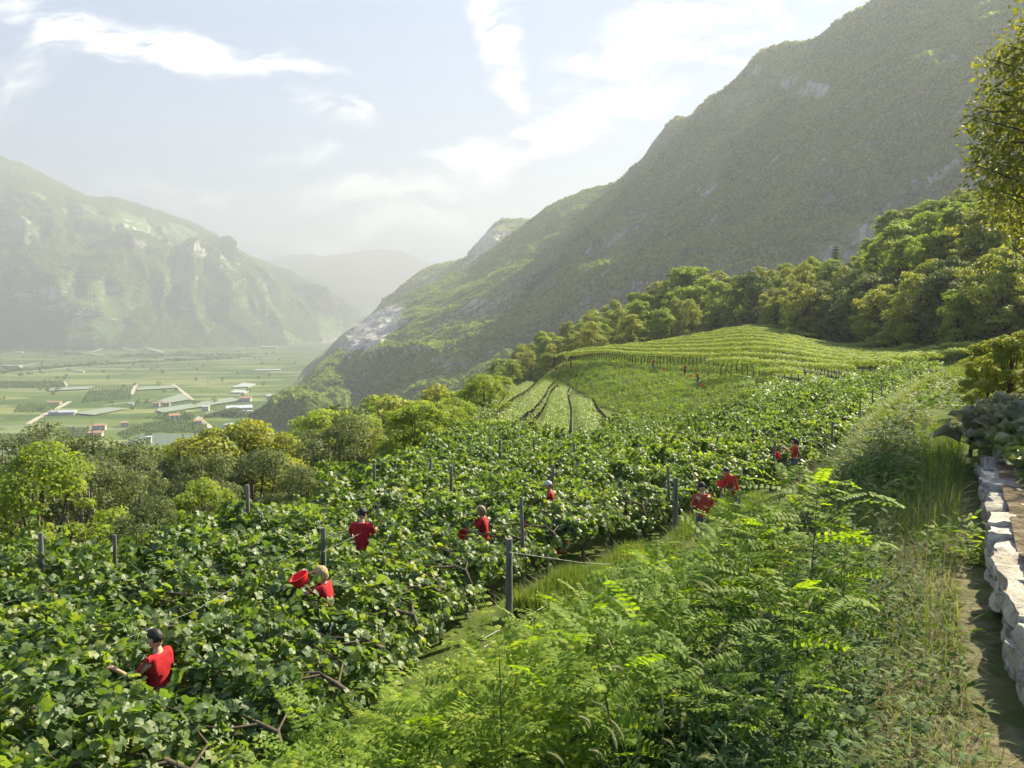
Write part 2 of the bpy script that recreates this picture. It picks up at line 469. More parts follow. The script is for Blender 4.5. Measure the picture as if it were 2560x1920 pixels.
def stone_mat():
    m, nt, L = mat_new('limestone')
    out = N(nt, 'ShaderNodeOutputMaterial')
    geo = N(nt, 'ShaderNodeNewGeometry'); pos = geo.outputs['Position']
    n1 = N(nt, 'ShaderNodeTexNoise'); n1.inputs['Scale'].default_value = 3; n1.inputs['Detail'].default_value = 8; L(pos, n1.inputs['Vector'])
    n2 = N(nt, 'ShaderNodeTexNoise'); n2.inputs['Scale'].default_value = 16; n2.inputs['Detail'].default_value = 8; n2.inputs['Roughness'].default_value = .7; L(pos, n2.inputs['Vector'])
    c1 = ramp(nt, n1.outputs['Fac'], [(.3, (.26, .23, .19)), (.47, (.46, .42, .36)), (.6, (.58, .55, .48)), (.75, (.66, .63, .57))])
    c2 = ramp(nt, n2.outputs['Fac'], [(.36, (.25, .2, .16)), (.5, (.9, .88, .85)), (1, (1, 1, 1))])
    mx = N(nt, 'ShaderNodeMix', data_type='RGBA', blend_type='MULTIPLY'); mx.inputs[0].default_value = .8
    L(c1, mx.inputs[6]); L(c2, mx.inputs[7])
    bp = N(nt, 'ShaderNodeBump'); bp.inputs['Distance'].default_value = .025; L(n2.outputs['Fac'], bp.inputs['Height'])
    p = N(nt, 'ShaderNodeBsdfPrincipled'); p.inputs['Roughness'].default_value = .9
    L(mx.outputs[2], p.inputs['Base Color']); L(bp.outputs[0], p.inputs['Normal']); L(p.outputs[0], out.inputs[0])
    return m


M['stone'] = stone_mat()


def ground_mat():
    """grassy terraces; bare trodden soil where the path attribute is set"""
    m, nt, L = mat_new('hillside_ground')
    out = N(nt, 'ShaderNodeOutputMaterial')
    geo = N(nt, 'ShaderNodeNewGeometry'); pos = geo.outputs['Position']
    n1 = N(nt, 'ShaderNodeTexNoise'); n1.inputs['Scale'].default_value = .7; n1.inputs['Detail'].default_value = 9; n1.inputs['Roughness'].default_value = .65; L(pos, n1.inputs['Vector'])
    g = ramp(nt, n1.outputs['Fac'], [(.3, (.045, .07, .02)), (.5, (.085, .115, .03)), (.62, (.13, .15, .045)), (.75, (.17, .15, .07))])
    n2 = N(nt, 'ShaderNodeTexNoise'); n2.inputs['Scale'].default_value = 6; n2.inputs['Detail'].default_value = 9; n2.inputs['Roughness'].default_value = .7; L(pos, n2.inputs['Vector'])
    s = ramp(nt, n2.outputs['Fac'], [(.3, (.10, .075, .05)), (.5, (.21, .17, .12)), (.7, (.33, .28, .20))])
    at = N(nt, 'ShaderNodeAttribute', attribute_name='path')
    ad = N(nt, 'ShaderNodeMath', operation='MULTIPLY_ADD'); L(n2.outputs['Fac'], ad.inputs[0]); ad.inputs[1].default_value = .6; L(at.outputs['Fac'], ad.inputs[2])
    mr = N(nt, 'ShaderNodeMapRange'); L(ad.outputs[0], mr.inputs[0]); mr.inputs[1].default_value = .6; mr.inputs[2].default_value = 1.0
    mx = N(nt, 'ShaderNodeMix', data_type='RGBA'); L(mr.outputs[0], mx.inputs[0]); L(g, mx.inputs[6]); L(s, mx.inputs[7])
    bp = N(nt, 'ShaderNodeBump'); bp.inputs['Distance'].default_value = .06; L(n2.outputs['Fac'], bp.inputs['Height'])
    p = N(nt, 'ShaderNodeBsdfPrincipled'); p.inputs['Roughness'].default_value = 1; p.inputs['Specular IOR Level'].default_value = .1
    L(mx.outputs[2], p.inputs['Base Color']); L(bp.outputs[0], p.inputs['Normal']); L(p.outputs[0], out.inputs[0])
    return m


def valley_mat():
    """patchwork of orchards and fields on the flat valley floor"""
    m, nt, L = mat_new('valley_fields')
    out = N(nt, 'ShaderNodeOutputMaterial')
    geo = N(nt, 'ShaderNodeNewGeometry'); pos = geo.outputs['Position']
    mp = N(nt, 'ShaderNodeMapping'); mp.inputs['Rotation'].default_value = (0, 0, .32); mp.inputs['Scale'].default_value = (1 / 230., 1 / 70., 0); L(pos, mp.inputs[0])
    vo = N(nt, 'ShaderNodeTexVoronoi', distance='CHEBYCHEV'); vo.inputs['Scale'].default_value = 1; vo.inputs['Randomness'].default_value = .75; L(mp.outputs[0], vo.inputs['Vector'])
    sepc = N(nt, 'ShaderNodeSeparateColor'); L(vo.outputs['Color'], sepc.inputs[0])
    base = ramp(nt, sepc.outputs[0], [(.0, (.045, .085, .025)), (.3, (.08, .135, .035)), (.5, (.14, .19, .05)), (.7, (.06, .105, .04)), (.85, (.21, .24, .09)), (1.0, (.17, .20, .13))])
    # planting rows, direction alternating by field
    w1 = N(nt, 'ShaderNodeTexWave', bands_direction='X'); w1.inputs['Scale'].default_value = .055; w1.inputs['Distortion'].default_value = .0
    w2 = N(nt, 'ShaderNodeTexWave', bands_direction='Y'); w2.inputs['Scale'].default_value = .035; w2.inputs['Distortion'].default_value = .0
    mp3 = N(nt, 'ShaderNodeMapping'); mp3.inputs['Rotation'].default_value = (0, 0, .32); L(pos, mp3.inputs[0])
    L(mp3.outputs[0], w1.inputs['Vector']); L(mp3.outputs[0], w2.inputs['Vector'])
    gt = N(nt, 'ShaderNodeMath', operation='GREATER_THAN'); L(sepc.outputs[1], gt.inputs[0]); gt.inputs[1].default_value = .45
    mw = N(nt, 'ShaderNodeMix', data_type='FLOAT'); L(gt.outputs[0], mw.inputs[0]); L(w1.outputs['Fac'], mw.inputs[2]); L(w2.outputs['Fac'], mw.inputs[3])
    stripe = ramp(nt, mw.outputs[0], [(.2, (.74, .78, .72)), (.7, (1.12, 1.1, 1.05))])
    mx = N(nt, 'ShaderNodeMix', data_type='RGBA', blend_type='MULTIPLY'); mx.inputs[0].default_value = 1; L(base, mx.inputs[6]); L(stripe, mx.inputs[7])
    n1 = N(nt, 'ShaderNodeTexNoise'); n1.inputs['Scale'].default_value = .03; n1.inputs['Detail'].default_value = 8; L(pos, n1.inputs['Vector'])
    mx2 = N(nt, 'ShaderNodeMix', data_type='RGBA', blend_type='MULTIPLY'); mx2.inputs[0].default_value = .6; L(mx.outputs[2], mx2.inputs[6]); L(ramp(nt, n1.outputs['Fac'], [(.3, (.7, .75, .65)), (.7, (1.2, 1.15, 1.1))]), mx2.inputs[7])
    # field edges: thin pale tracks and dark hedges
    ve = N(nt, 'ShaderNodeTexVoronoi', feature='DISTANCE_TO_EDGE'); ve.inputs['Randomness'].default_value = .75; ve.inputs['Scale'].default_value = 1; L(mp.outputs[0], ve.inputs['Vector'])
    er = N(nt, 'ShaderNodeMapRange'); L(ve.outputs['Distance'], er.inputs[0]); er.inputs[1].default_value = .015; er.inputs[2].default_value = .035; er.inputs[3].default_value = .55; er.inputs[4].default_value = 0
    mx3 = N(nt, 'ShaderNodeMix', data_type='RGBA'); L(er.outputs[0], mx3.inputs[0]); L(mx2.outputs[2], mx3.inputs[6]); mx3.inputs[7].default_value = (.055, .085, .03, 1)
    p = N(nt, 'ShaderNodeBsdfPrincipled'); p.inputs['Roughness'].default_value = 1; p.inputs['Specular IOR Level'].default_value = .1
    L(mx3.outputs[2], p.inputs['Base Color']); L(p.outputs[0], out.inputs[0])
    return m


M['ground'] = ground_mat()
M['valley'] = valley_mat()
MOUNT_R = mountain_mat('shaded_wooded_slope', [(.3, (.09, .11, .03)), (.5, (.14, .165, .045)), (.7, (.20, .21, .06))],
                       [(.3, (.16, .15, .14)), (.5, (.36, .35, .33)), (.7, (.58, .56, .53))], 1.22, 1.42, .11, .05, 4.0, .35)
MOUNT_L = mountain_mat('wooded_valley_side', [(.3, (.08, .14, .035)), (.5, (.12, .19, .05)), (.7, (.18, .25, .07))],
                       [(.3, (.22, .21, .19)), (.5, (.40, .38, .35)), (.7, (.55, .53, .5))], 1.18, 1.38, .07, .018, 6.0, .35)
MOUNT_F = mountain_mat('distant_slope', [(.3, (.06, .08, .04)), (.7, (.12, .14, .07))],
                       [(.3, (.25, .24, .22)), (.7, (.5, .48, .46))], 1.25, 1.5, .03, .006, 10.0, .3)

# ------------------------------------------------------------------ near hillside (height table by direction)
TAB = {
 -1100: [(.5,-1.85),(3,-4.9),(5,-5.4),(8,-5.8),(11,-8),(16,-12),(26,-18),(55,-32),(120,-62),(260,-119.5)],
 -450: [(.6,-1.85),(4.5,-5.3),(8,-5.6),(12,-5.9),(16,-8),(22,-12),(35,-18),(70,-32),(150,-62),(330,-119.5)],
 -100: [(.7,-1.85),(4.6,-5.4),(10,-5.6),(13,-5.8),(17,-8),(24,-12),(38,-18),(75,-32),(150,-60),(340,-119.5)],
 100: [(.8,-1.85),(5.8,-5.5),(11,-5.6),(15.2,-5.7),(20,-8),(28,-12.5),(42,-18),(80,-32),(160,-60),(360,-119.5)],
 250: [(1,-1.88),(7.4,-5.55),(14,-5.6),(17.2,-5.8),(26,-8.5),(36,-13),(50,-18),(90,-31),(180,-60),(380,-119.5)],
 350: [(1.1,-1.9),(8.8,-5.6),(17,-5.6),(21,-6),(32,-8.5),(44,-13),(65,-19),(110,-32),(200,-58),(400,-119.5)],
 440: [(1.2,-1.9),(10.0,-5.6),(22,-5.7),(27.5,-6.5),(41,-9),(56,-13.5),(80,-20),(140,-33),(230,-50),(430,-119.5)],
 480: [(1.3,-1.9),(10.9,-5.6),(28,-6),(46,-7.9),(60,-10.5),(75,-14),(110,-21),(220,-34),(310,-34),(480,-118)],
 500: [(1.35,-1.9),(11.3,-5.6),(40,-6.8),(110,-10.6),(120,-12.5),(132,-15),(160,-21),(230,-28),(310,-26),(500,-118)],
 520: [(1.4,-1.9),(11.9,-5.6),(50,-7.3),(150,-11.7),(158,-12.5),(168,-15),(190,-20),(240,-22),(310,-20),(520,-118)],
 560: [(1.5,-1.9),(13.0,-5.6),(55,-7.8),(150,-12),(158,-12),(168,-9),(182,-8.5),(220,-16),(290,-14),(540,-118)],
 600: [(1.65,-1.9),(14.2,-5.6),(50,-7.8),(95,-10.8),(102,-11),(150,-7.3),(182,-7.2),(215,-12),(280,-6),(560,-118)],
 650: [(1.8,-1.9),(16.5,-5.6),(45,-7.6),(74,-10.2),(78,-10.4),(125,-7.2),(185,-6),(215,-9),(260,1),(600,-110)],
 700: [(2.2,-1.92),(18.4,-5.6),(44,-7.4),(68,-9.4),(72,-9.6),(103,-6.9),(188,-4),(212,-5),(250,6),(500,-60)],
 750: [(2.8,-1.92),(21,-5.6),(45,-6.8),(60,-7.8),(64,-7.9),(82,-6.8),(190,-2),(208,-2),(245,6),(500,-30)],
 775: [(3.1,-1.93),(23,-5.6),(46,-6.2),(58,-7),(62,-7),(76,-6.6),(178,-2.8),(195,-1),(240,8),(500,-20)],
 800: [(3.6,-1.93),(25,-5.6),(47,-5.8),(56,-6.3),(60,-6.3),(72,-6.2),(160,-4.2),(178,0),(235,10),(500,-20)],
 850: [(7.3,-1.95),(31.5,-5.6),(50,-5.6),(58,-5.8),(62,-5.9),(72,-5.8),(142,-5.7),(158,-1),(215,9),(500,0)],
 900: [(14,-2),(54,-5.2),(58,-5.3),(63,-5.4),(67,-5.4),(75,-5.5),(122,-5.9),(138,0),(200,16),(500,20)],
 950: [(29,-2),(72,-4.7),(75,-4.8),(78,-4.9),(81,-4.9),(85,-5),(100,-5.2),(115,0),(180,18),(500,25)],
 990: [(35,-2),(84,-4.2),(86,-4.25),(88,-4.3),(90,-4.4),(92,-4.5),(97,-4.6),(110,0),(170,20),(500,30)],
 1042: [(50,-2),(86,-3.6),(88,-3.7),(90,-3.8),(92,-3.9),(95,-4),(99,-4),(110,1),(165,22),(500,40)],
 1400: [(40,-1.8),(60,-1.5),(64,-1.5),(68,-1.4),(72,-1.3),(80,-1.2),(90,-1),(100,4),(150,25),(500,60)],
 2200: [(30,-1.8),(40,-1.5),(44,-1.5),(48,-1.4),(52,-1.3),(56,-1.2),(60,-1),(70,4),(110,25),(400,60)],
}
_tp = np.array(sorted(TAB)); _ty = np.array([[q[0] for q in TAB[k]] for k in sorted(TAB)]); _tz = np.array([[q[1] for q in TAB[k]] for k in sorted(TAB)])


def feat(px, k):
    return np.interp(px, _tp, _ty[:, k])


NA, ND = 561, 430
_ga = np.linspace(-1.95, 1.95, NA)
_gd = np.geomspace(0.3, 900, ND)
_gz = np.zeros((NA, ND))
for i, a in enumerate(_ga):
    px = 512 + F * a
    ys = np.concatenate(([0.3], [np.interp(px, _tp, _ty[:, k]) for k in range(10)], [901]))
    zs = np.concatenate(([-1.85], [np.interp(px, _tp, _tz[:, k]) for k in range(10)], [-121 if px < 640 else -90]))
    _gz[i] = np.interp(_gd, ys, zs)
for _ in range(5):   # soften the breaks of slope
    _gz[:, 1:-1] = (_gz[:, :-2] + 2 * _gz[:, 1:-1] + _gz[:, 2:]) / 4
    _gz[1:-1] = (_gz[:-2] + 2 * _gz[1:-1] + _gz[2:]) / 4
_X = _ga[:, None] * _gd[None, :]; _Y = np.broadcast_to(_gd[None, :], _X.shape)
_amp = np.clip(_Y / 60, .03, 1.0)
_gz += _amp * 0.35 * fbm(_X / (2 + _Y * .12), _Y / (2 + _Y * .12), oct=4, seed=3) * np.where(_Y < 8, .5, 1)


def H(x, y):
    x = np.asarray(x, float); y = np.maximum(np.asarray(y, float), .31)
    a = np.clip((x / y + 1.95) / 3.9 * (NA - 1), 0, NA - 1.001)
    d = np.clip(np.log(y / .3) / np.log(900 / .3) * (ND - 1), 0, ND - 1.001)
    i, j = a.astype(int), d.astype(int)
    fa, fd = a - i, d - j
    return (_gz[i, j] * (1 - fa) * (1 - fd) + _gz[i + 1, j] * fa * (1 - fd) + _gz[i, j + 1] * (1 - fa) * fd + _gz[i + 1, j + 1] * fa * fd)


def grid_faces(nu, nv):
    i, j = np.meshgrid(np.arange(nu - 1), np.arange(nv - 1), indexing='ij')
    a = i * nv + j
    return np.stack([a, a + nv, a + nv + 1, a + 1], -1).reshape(-1, 4)


# wall line on the right of the path
WL = np.array([G(px, py, -1.9)[:2] for px, py in ((1024, 722), (1005, 662), (990, 572), (982, 495))])
_w = unit(WL[0] - WL[1]); _w2 = unit(WL[-1] - WL[-2])
WL = np.concatenate([[WL[0] + (-.62, -1.3)], WL, [WL[-1] + _w2 * 5.5]]); WL[0] = WL[1] + (_w * (.5, 1) * 1.6)


def wall_x(y):
    return np.interp(y, WL[:, 1], WL[:, 0])


BT = np.array([(-2, .2), (1.0, 2.6), (2.0, 4.4), (4.0, 8.9), (8, 16), (14, 26), (24, 40), (40, 60), (60, 90)])   # top of the bank
BFT = np.array([(-6.6, .5), (-3.8, 5.2), (-1.6, 8.8), (-.4, 10.9), (1.0, 13.4), (3.4, 17.1), (5.6, 20), (8.3, 24), (11.4, 28.5), (15.2, 34), (19.2, 41), (25, 51.5), (33, 63), (42, 76)])   # foot of the bank

gm = mk_mesh('hillside', np.c_[_X.ravel(), _Y.ravel(), _gz.ravel()], grid_faces(NA, ND), [M['ground']], True)
_pc = wall_x(_Y) - .55
_pa = .62 * np.clip(1.3 - np.abs(_X - _pc - .05) / .7, 0, 1) * np.clip((12 - _Y) / 5, 0, 1)
_gb = np.clip(1 - np.abs(_X - (wall_x(_Y) + 2)) / 2.2, 0, 1) * np.clip((14 - _Y) / 3, 0, 1)
at = gm.attributes.new('path', 'FLOAT', 'POINT'); at.data.foreach_set('value', np.maximum(_pa, _gb).ravel().astype(np.float32))
tag(link('hillside', gm), 'terraced green hillside falling away to the left', 'hillside', kind='structure')

# ------------------------------------------------------------------ valley floor and its marks
vx = np.linspace(-8000, 8000, 60); vy = np.concatenate((np.linspace(200, 3000, 60), np.linspace(3100, 11500, 40)))
VX, VY = np.meshgrid(vx, vy, indexing='ij')
vm = mk_mesh('valley_floor', np.c_[VX.ravel(), VY.ravel(), np.full(VX.size, -120.)], grid_faces(60, 100), [M['valley']], True)
tag(link('valley_floor', vm), 'flat valley floor patterned with orchards and fields', 'valley', kind='structure')


def zc(x, y):   # coordinates read off an enlarged view of the valley
    return .12657 * x, 328 + .12657 * y


def patch(name, pts, mat, label, cat, lift=3.0, kind=None, group=None, thick=.5):
    g = [G(*zc(*p), z=-120 + lift) for p in pts]
    n = len(g)
    V = np.array(g + [q - np.array((0, 0, thick)) for q in g])
    Fs = [np.array([list(range(n))]), np.array([(i, i + n, (i + 1) % n + n, (i + 1) % n) for i in range(n)])]
    o = link(name, mk_mesh(name, V, Fs, [mat]))
    return tag(o, label, cat, group, kind)


NETS = [([(380, 495), (420, 470), (750, 458), (700, 480)], 'net', 'pale hail netting over an orchard beyond the dark orchards at left'),
        ([(1075, 490), (1095, 465), (1370, 450), (1400, 470)], 'net', 'pale hail netting left of the diagonal farm track'),
        ([(1240, 575), (1440, 515), (1515, 560), (1330, 590)], 'net', 'pale hail netting touching the end of the diagonal track'),
        ([(1240, 655), (1245, 636), (1830, 546), (1900, 570), (1290, 665)], 'net', 'longest pale netted orchard running to the warehouses'),
        ([(590, 672), (840, 626), (1010, 632), (740, 685)], 'net', 'wedge of pale netting beside the grey roofed barn'),
        ([(940, 925), (1130, 832), (1560, 842), (1400, 905), (1230, 950)], 'slate', 'dark netted orchard just above the near trees')]
for pts, mt, lab in NETS:
    patch('orchard_net', pts, M[mt], lab, 'orchard net', 2.0, group='nets over the valley orchards')
for pts, lab in [([(1830, 467), (1920, 432), (2020, 440), (1960, 462)], 'white plastic greenhouse roof farthest out near the cliff'),
                 ([(1815, 508), (1850, 487), (1975, 491), (1930, 510)], 'grey greenhouse roof just before the white one'),
                 ([(2000, 334), (2020, 327), (2220, 322), (2210, 330)], 'thin white greenhouse strip far out in the valley'),
                 ([(500, 422), (515, 420), (535, 448), (515, 450)], 'small pale netting square at the orchard corner')]:
    patch('greenhouse', pts, M['whitenet'], lab, 'greenhouse', 2.6, thick=2.6)


def strip(name, pts, w, label, lift=.3, z0=-120., mat=None, src=True):
    g = np.array([G(*(zc(*p) if src else p), z=z0 + lift) for p in pts])
    t = np.gradient(g, axis=0); t = unit(t); nrm = np.c_[-t[:, 1], t[:, 0], np.zeros(len(t))]
    V = np.concatenate([g - nrm * w / 2, g + nrm * w / 2])
    n = len(g)
    f = np.array([(i, i + 1, i + 1 + n, i + n) for i in range(n - 1)])
    return tag(link(name, mk_mesh(name, V, f, [mat or M['road']])), label, 'road', kind='structure')


strip('road', [(-300, 915), (0, 945), (120, 958), (260, 978)], 9, 'pale road behind the left trees')
strip('track', [(100, 318), (180, 298), (300, 275), (480, 262), (700, 250), (960, 238)], 9, 'pale track at the foot of the far slope', .35)
strip('road', [(0, 357), (300, 335), (600, 308), (960, 291), (1400, 268), (1900, 245), (2300, 225)], 10, 'valley highway', .4)
strip('track', [(225, 757), (290, 715), (345, 688), (480, 620), (552, 580)], 7, 'farm track to the barn', .3)
strip('track', [(1362, 440), (1440, 500), (1524, 568)], 6, 'diagonal farm track', .45)
strip('track', [(820, 612), (900, 600), (1060, 582), (1240, 566)], 6, 'farm track to the netting', .5)
strip('road', [(1690, 795), (1640, 770), (1590, 735), (1565, 715), (1600, 690), (1660, 668), (1900, 625)], 8, 'curving road by the warehouses', .35)
strip('track', [(1040, 525), (1060, 480), (1078, 445)], 6, 'short pale track', .55)
strip('track', [(660, 190), (740, 190), (800, 165), (880, 145), (960, 128), (1060, 128), (1200, 165), (1300, 195)], 16, 'pale terrace track on the far alluvial fan', 8)
strip('track', [(650, 195), (740, 203), (810, 212)], 18, 'gravel edge below the alluvial fan', 6)
strip('track', [(880, 140), (980, 160), (1090, 180), (1200, 172)], 10, 'inner terrace track on the fan', 9)


def make_house(name, px, py, w, dep, h, rz, label, roof='rooftile', flat=False, win=True, floors=2, z=-120.):
    w, dep, h = w * .72, dep * .72, h * .8
    g = G(px, py, z)
    t = thing(name, label, 'house' if name == 'house' else 'building', tuple(g), rz, None)
    link('wall', MB().box((0, 0, h / 2), (w, dep, h)).mesh('wall', [M['wallpaint']]), t)
    if flat:
        link('roof', MB().box((0, 0, h + .35), (w + 1, dep + 1, .7)).mesh('roof', [M[roof]]), t)
    else:
        rh = dep * .22
        V = np.array([(-w / 2 - .8, -dep / 2 - .8, h), (w / 2 + .8, -dep / 2 - .8, h), (w / 2 + .8, dep / 2 + .8, h), (-w / 2 - .8, dep / 2 + .8, h), (-w / 2 - .8, 0, h + rh), (w / 2 + .8, 0, h + rh)])
        r = link('roof', mk_mesh('roof', V, [np.array([(0, 1, 5, 4), (2, 3, 4, 5), (3, 2, 1, 0)]), np.array([(0, 4, 3), (1, 2, 5)])], [M[roof]]), t)
        if win:
            link('chimney', MB().box((w * .2, 1, h + rh), (1, 1, 2)).mesh('chimney', [M['wallpaint']]), r)
    if win:
        nx = max(2, int(w / 4))
        for f in range(floors):
            for i in range(nx):
                x = (i + .5) / nx * w - w / 2
                link('window', MB().box((x, -dep / 2 - .03, h * (f + .55) / floors), (1.2, .12, 1.5)).mesh('window', [M['pane']]), t)
    return t


HS = [('building', 100, 322, 60, 26, 11, .1, 'large white block far left by the highway', 'roofgrey', True, True, 3),
      ('house', 785, 806, 19, 11, 7, .25, 'farmhouse with orange roof above the near pine tops', 'rooftile', False, True, 2),
      ('house', 760, 858, 18, 10, 6, .2, 'low orange roofed farmhouse nearest behind the trees', 'rooftile', False, True, 2),
      ('house', 985, 783, 10, 8, 7, .5, 'small white house right of the orange roofed farmhouse', 'rooftile', False, True, 2),
      ('house', 1380, 733, 16, 13, 9, .45, 'big white house above the striped vineyard', 'rooftile', False, True, 3),
      ('house', 1238, 622, 12, 10, 7, .2, 'white house at the left tip of the long netting', 'rooftile', False, True, 2),
      ('house', 1315, 616, 14, 9, 6, .2, 'pinkish house beside the white one at the netting', 'rooftile', False, True, 2),
      ('house', 1628, 655, 12, 10, 8, .1, 'grey roofed house before the warehouses', 'roofgrey', False, True, 2),
      ('house', 1568, 775, 12, 10, 8, .3, 'square house among trees left of the curving road', 'rooftile', False, True, 2),
      ('building', 1940, 580, 24, 14, 7, .05, 'orange roofed hall behind the warehouses', 'rooftile', False, False, 1),
      ('house', 2155, 565, 24, 12, 8, .1, 'white house at the foot of the dark slope', 'roofgrey', False, True, 2),
      ('building', 430, 602, 26, 12, 4, .1, 'long low orange roofed shed in the dark orchards', 'rooftile', False, False, 1),
      ('building', 495, 686, 44, 16, 5, .2, 'long barn with pale grey roof at the farm track', 'roofgrey', False, False, 1),
      ('building', 1180, 952, 6, 6, 14, .2, 'narrow white tower just above the near trees', 'roofgrey', True, True, 3),
      ('building', 1440, 985, 26, 10, 4, .1, 'white roofed shed at the left edge of the big oak', 'whitenet', True, False, 1),
      ('house', 525, 940, 10, 8, 6, .3, 'white house beside the left road behind pines', 'rooftile', False, True, 2),
      ('building', 1890, 660, 46, 22, 7, .42, 'long warehouse with pale roof', 'roofgrey', False, False, 1),
      ('building', 1980, 680, 40, 16, 5, .1, 'low white flat warehouse below the dark slope', 'whitenet', True, False, 1),
      ('building', 1730, 690, 30, 12, 5, .3, 'small depot left of the warehouses', 'whitenet', True, False, 1),
      ('building', 1930, 790, 62, 22, 5, -.15, 'large white roofed factory behind the oak crown', 'whitenet', True, False, 1),
      ('building', 1040, 612, 8, 6, 4, .1, 'tiny white hut near the farm track', 'roofgrey', False, False, 1),
      ('building', 640, 352, 20, 10, 5, .1, 'small farm building below the highway', 'roofgrey', False, False, 1),
      ('building', 140, 200, 60, 20, 6, .1, 'pale buildings at the foot of the far left slope', 'whitenet', False, False, 1),
      ('building', 2130, 165, 110, 30, 12, .1, 'long pale works far off below the valley side', 'whitenet', False, False, 1)]
for (nm, x, y, w, dp, h, rz, lab, roof, flat, win, fl) in HS:
    px, py = zc(x, y)
    make_house(nm, px, py, w, dp, h, rz, lab, roof, flat, win, fl)
# trucks on the highway
for k, (x, y) in enumerate([(165, 375), (235, 367), (342, 356), (545, 334)]):
    g = G(*zc(x, y), z=-120)
    t = thing('lorry', ['white lorry leftmost on the valley highway', 'second white lorry from the left on the highway', 'white lorry third from left on the highway', 'white lorry farthest right on the highway'][k], 'lorry', tuple(g), .12, 'lorries on the valley highway')
    link('trailer', MB().box((0, 0, 2.4), (13, 2.6, 3)).mesh('trailer', [M['whitenet']]), t)
    link('cab', MB().box((8, 0, 1.8), (2.4, 2.5, 2.8)).mesh('cab', [M['whitenet']]), t)
    for wx in (-5, -3, 3, 8):
        link('wheel', MB().tube([(wx, -1.3, .5), (wx, 1.3, .5)], .5, 10).mesh('wheel', [M['black']]), t)
# pylon on the flat and mast on the far ridge
g = G(*zc(1645, 472))
t = thing('pylon', 'slim pale pylon standing in the valley fields', 'pylon', tuple(g))
b = MB()
for sx in (-1, 1):
    for sy in (-1, 1):
        b.tube([(sx * 2.2, sy * 2.2, 0), (sx * .5, sy * .5, 26)], .35, 4)
for z in (19, 23):
    b.tube([(-4.5, 0, z), (4.5, 0, z)], .25, 4)
link('lattice', b.mesh('lattice', [M['wire']]), t)

# ------------------------------------------------------------------ mountains
SURF = {}


def loft(name, ridge, foot, nu, nv, mat, label, prof=1.0, gul=120, gsc=400, fine=12, fsc=60, back=900, seed=1, rockf=None, bulge=0.0):
    """surface from a foot line (px,py,d / world) up to a ridge line (px,py,d), with gullies, then down the far side"""
    R = np.array([P(*r) for r in ridge]); Ft = np.array([f if len(f) == 3 else (*f, -121.) for f in foot], float)
    def param(A, n):
        s = np.concatenate(([0], np.cumsum(np.linalg.norm(np.diff(A, axis=0), axis=1)))); s /= s[-1]
        q = np.linspace(0, 1, n)
        return np.stack([np.interp(q, s, A[:, k]) for k in range(3)], 1)
    r, f = param(R, nu), param(Ft, nu)
    v = np.linspace(0, 1, nv)[None, :]
    hz = np.clip(v, 0, 1) ** prof + bulge * np.sin(np.pi * v)
    XY = f[:, None, :2] * (1 - v[..., None]) + r[:, None, :2] * v[..., None]
    Z = f[:, None, 2] * (1 - hz) + r[:, None, 2] * hz
    dirn = unit(np.concatenate([r[:, :2] - f[:, :2], np.zeros((nu, 1))], 1))
    arc = np.concatenate(([0], np.cumsum(np.linalg.norm(np.diff((r[:, :2] + f[:, :2]) / 2, axis=0), axis=1))))[:, None] + np.zeros((1, nv))
    Zs = Z / 1.0
    slopelen = np.linalg.norm(r - f, axis=1)[:, None] * v
    warp = 0.5 * gsc * fbm(arc / gsc * .7, slopelen / gsc * .5, oct=3, seed=seed + 5)
    env = np.sin(np.pi * np.clip(v, 0, 1)) ** .7 * np.clip((1 - v) * 2.2, 0, 1) * np.clip(np.linspace(0, 1, nu)[:, None] * 7, .12, 1)
    gl = ridged((arc + warp) / gsc, slopelen / (gsc * 3.5), oct=4, seed=seed)
    dispn = gul * gl * env
    # terraces / cliff bands
    cb = fbm(arc / (gsc * 1.2), slopelen / (gsc * .45), oct=4, seed=seed + 40)
    dispn = dispn + gul * .45 * cb * env
    fn = fine * fbm(XY[..., 0] / fsc, XY[..., 1] / fsc, Z / fsc, oct=4, seed=seed + 9)
    XY = XY - dirn[:, None, :2] * (dispn + fn)[..., None]
    Z = Z + (dispn * .35 + fn * .6) * np.minimum(1, 6 * (1 - v) + .10) * np.minimum(1, 5 * v)
    Z = Z + 0.35 * fine * fbm(arc / (fsc * .6), v * 0 + 1.0, oct=4, seed=seed + 77) * v ** 8
    # back side
    nb = 12
    vb = np.linspace(0, 1, nb + 1)[1:][None, :]
    last = np.stack([XY[:, -1, 0], XY[:, -1, 1], Z[:, -1]], -1)
    Bx = last[:, None, 0] + dirn[:, None, 0] * back * vb; By = last[:, None, 1] + dirn[:, None, 1] * back * vb
    Bz = last[:, None, 2] * (1 - vb ** 1.5) + (-121) * vb ** 1.5
    X = np.concatenate([XY[..., 0], Bx], 1); Y = np.concatenate([XY[..., 1], By], 1); ZZ = np.concatenate([Z, Bz], 1)
    me = mk_mesh(name, np.c_[X.ravel(), Y.ravel(), ZZ.ravel()], grid_faces(nu, nv + nb), [mat], True)
    rk = np.zeros((nu, nv + nb), np.float32)
    if rockf is not None:
        pxx, pyy = proj(X, Y, ZZ)
        rk[:] = rockf(pxx, pyy)
    a = me.attributes.new('rock', 'FLOAT', 'POINT'); a.data.foreach_set('value', rk.ravel())
    SURF[name] = (X[:, :nv], Y[:, :nv], ZZ[:, :nv], rk[:, :nv])
    return tag(link(name, me), label, 'mountain', kind='structure')


def blob(px, py, cx, cy, rx, ry, rot=0):
    c, s = math.cos(rot), math.sin(rot)
    u = ((px - cx) * c + (py - cy) * s) / rx; w = (-(px - cx) * s + (py - cy) * c) / ry
    return np.clip(1.3 - np.sqrt(u * u + w * w), 0, 1)


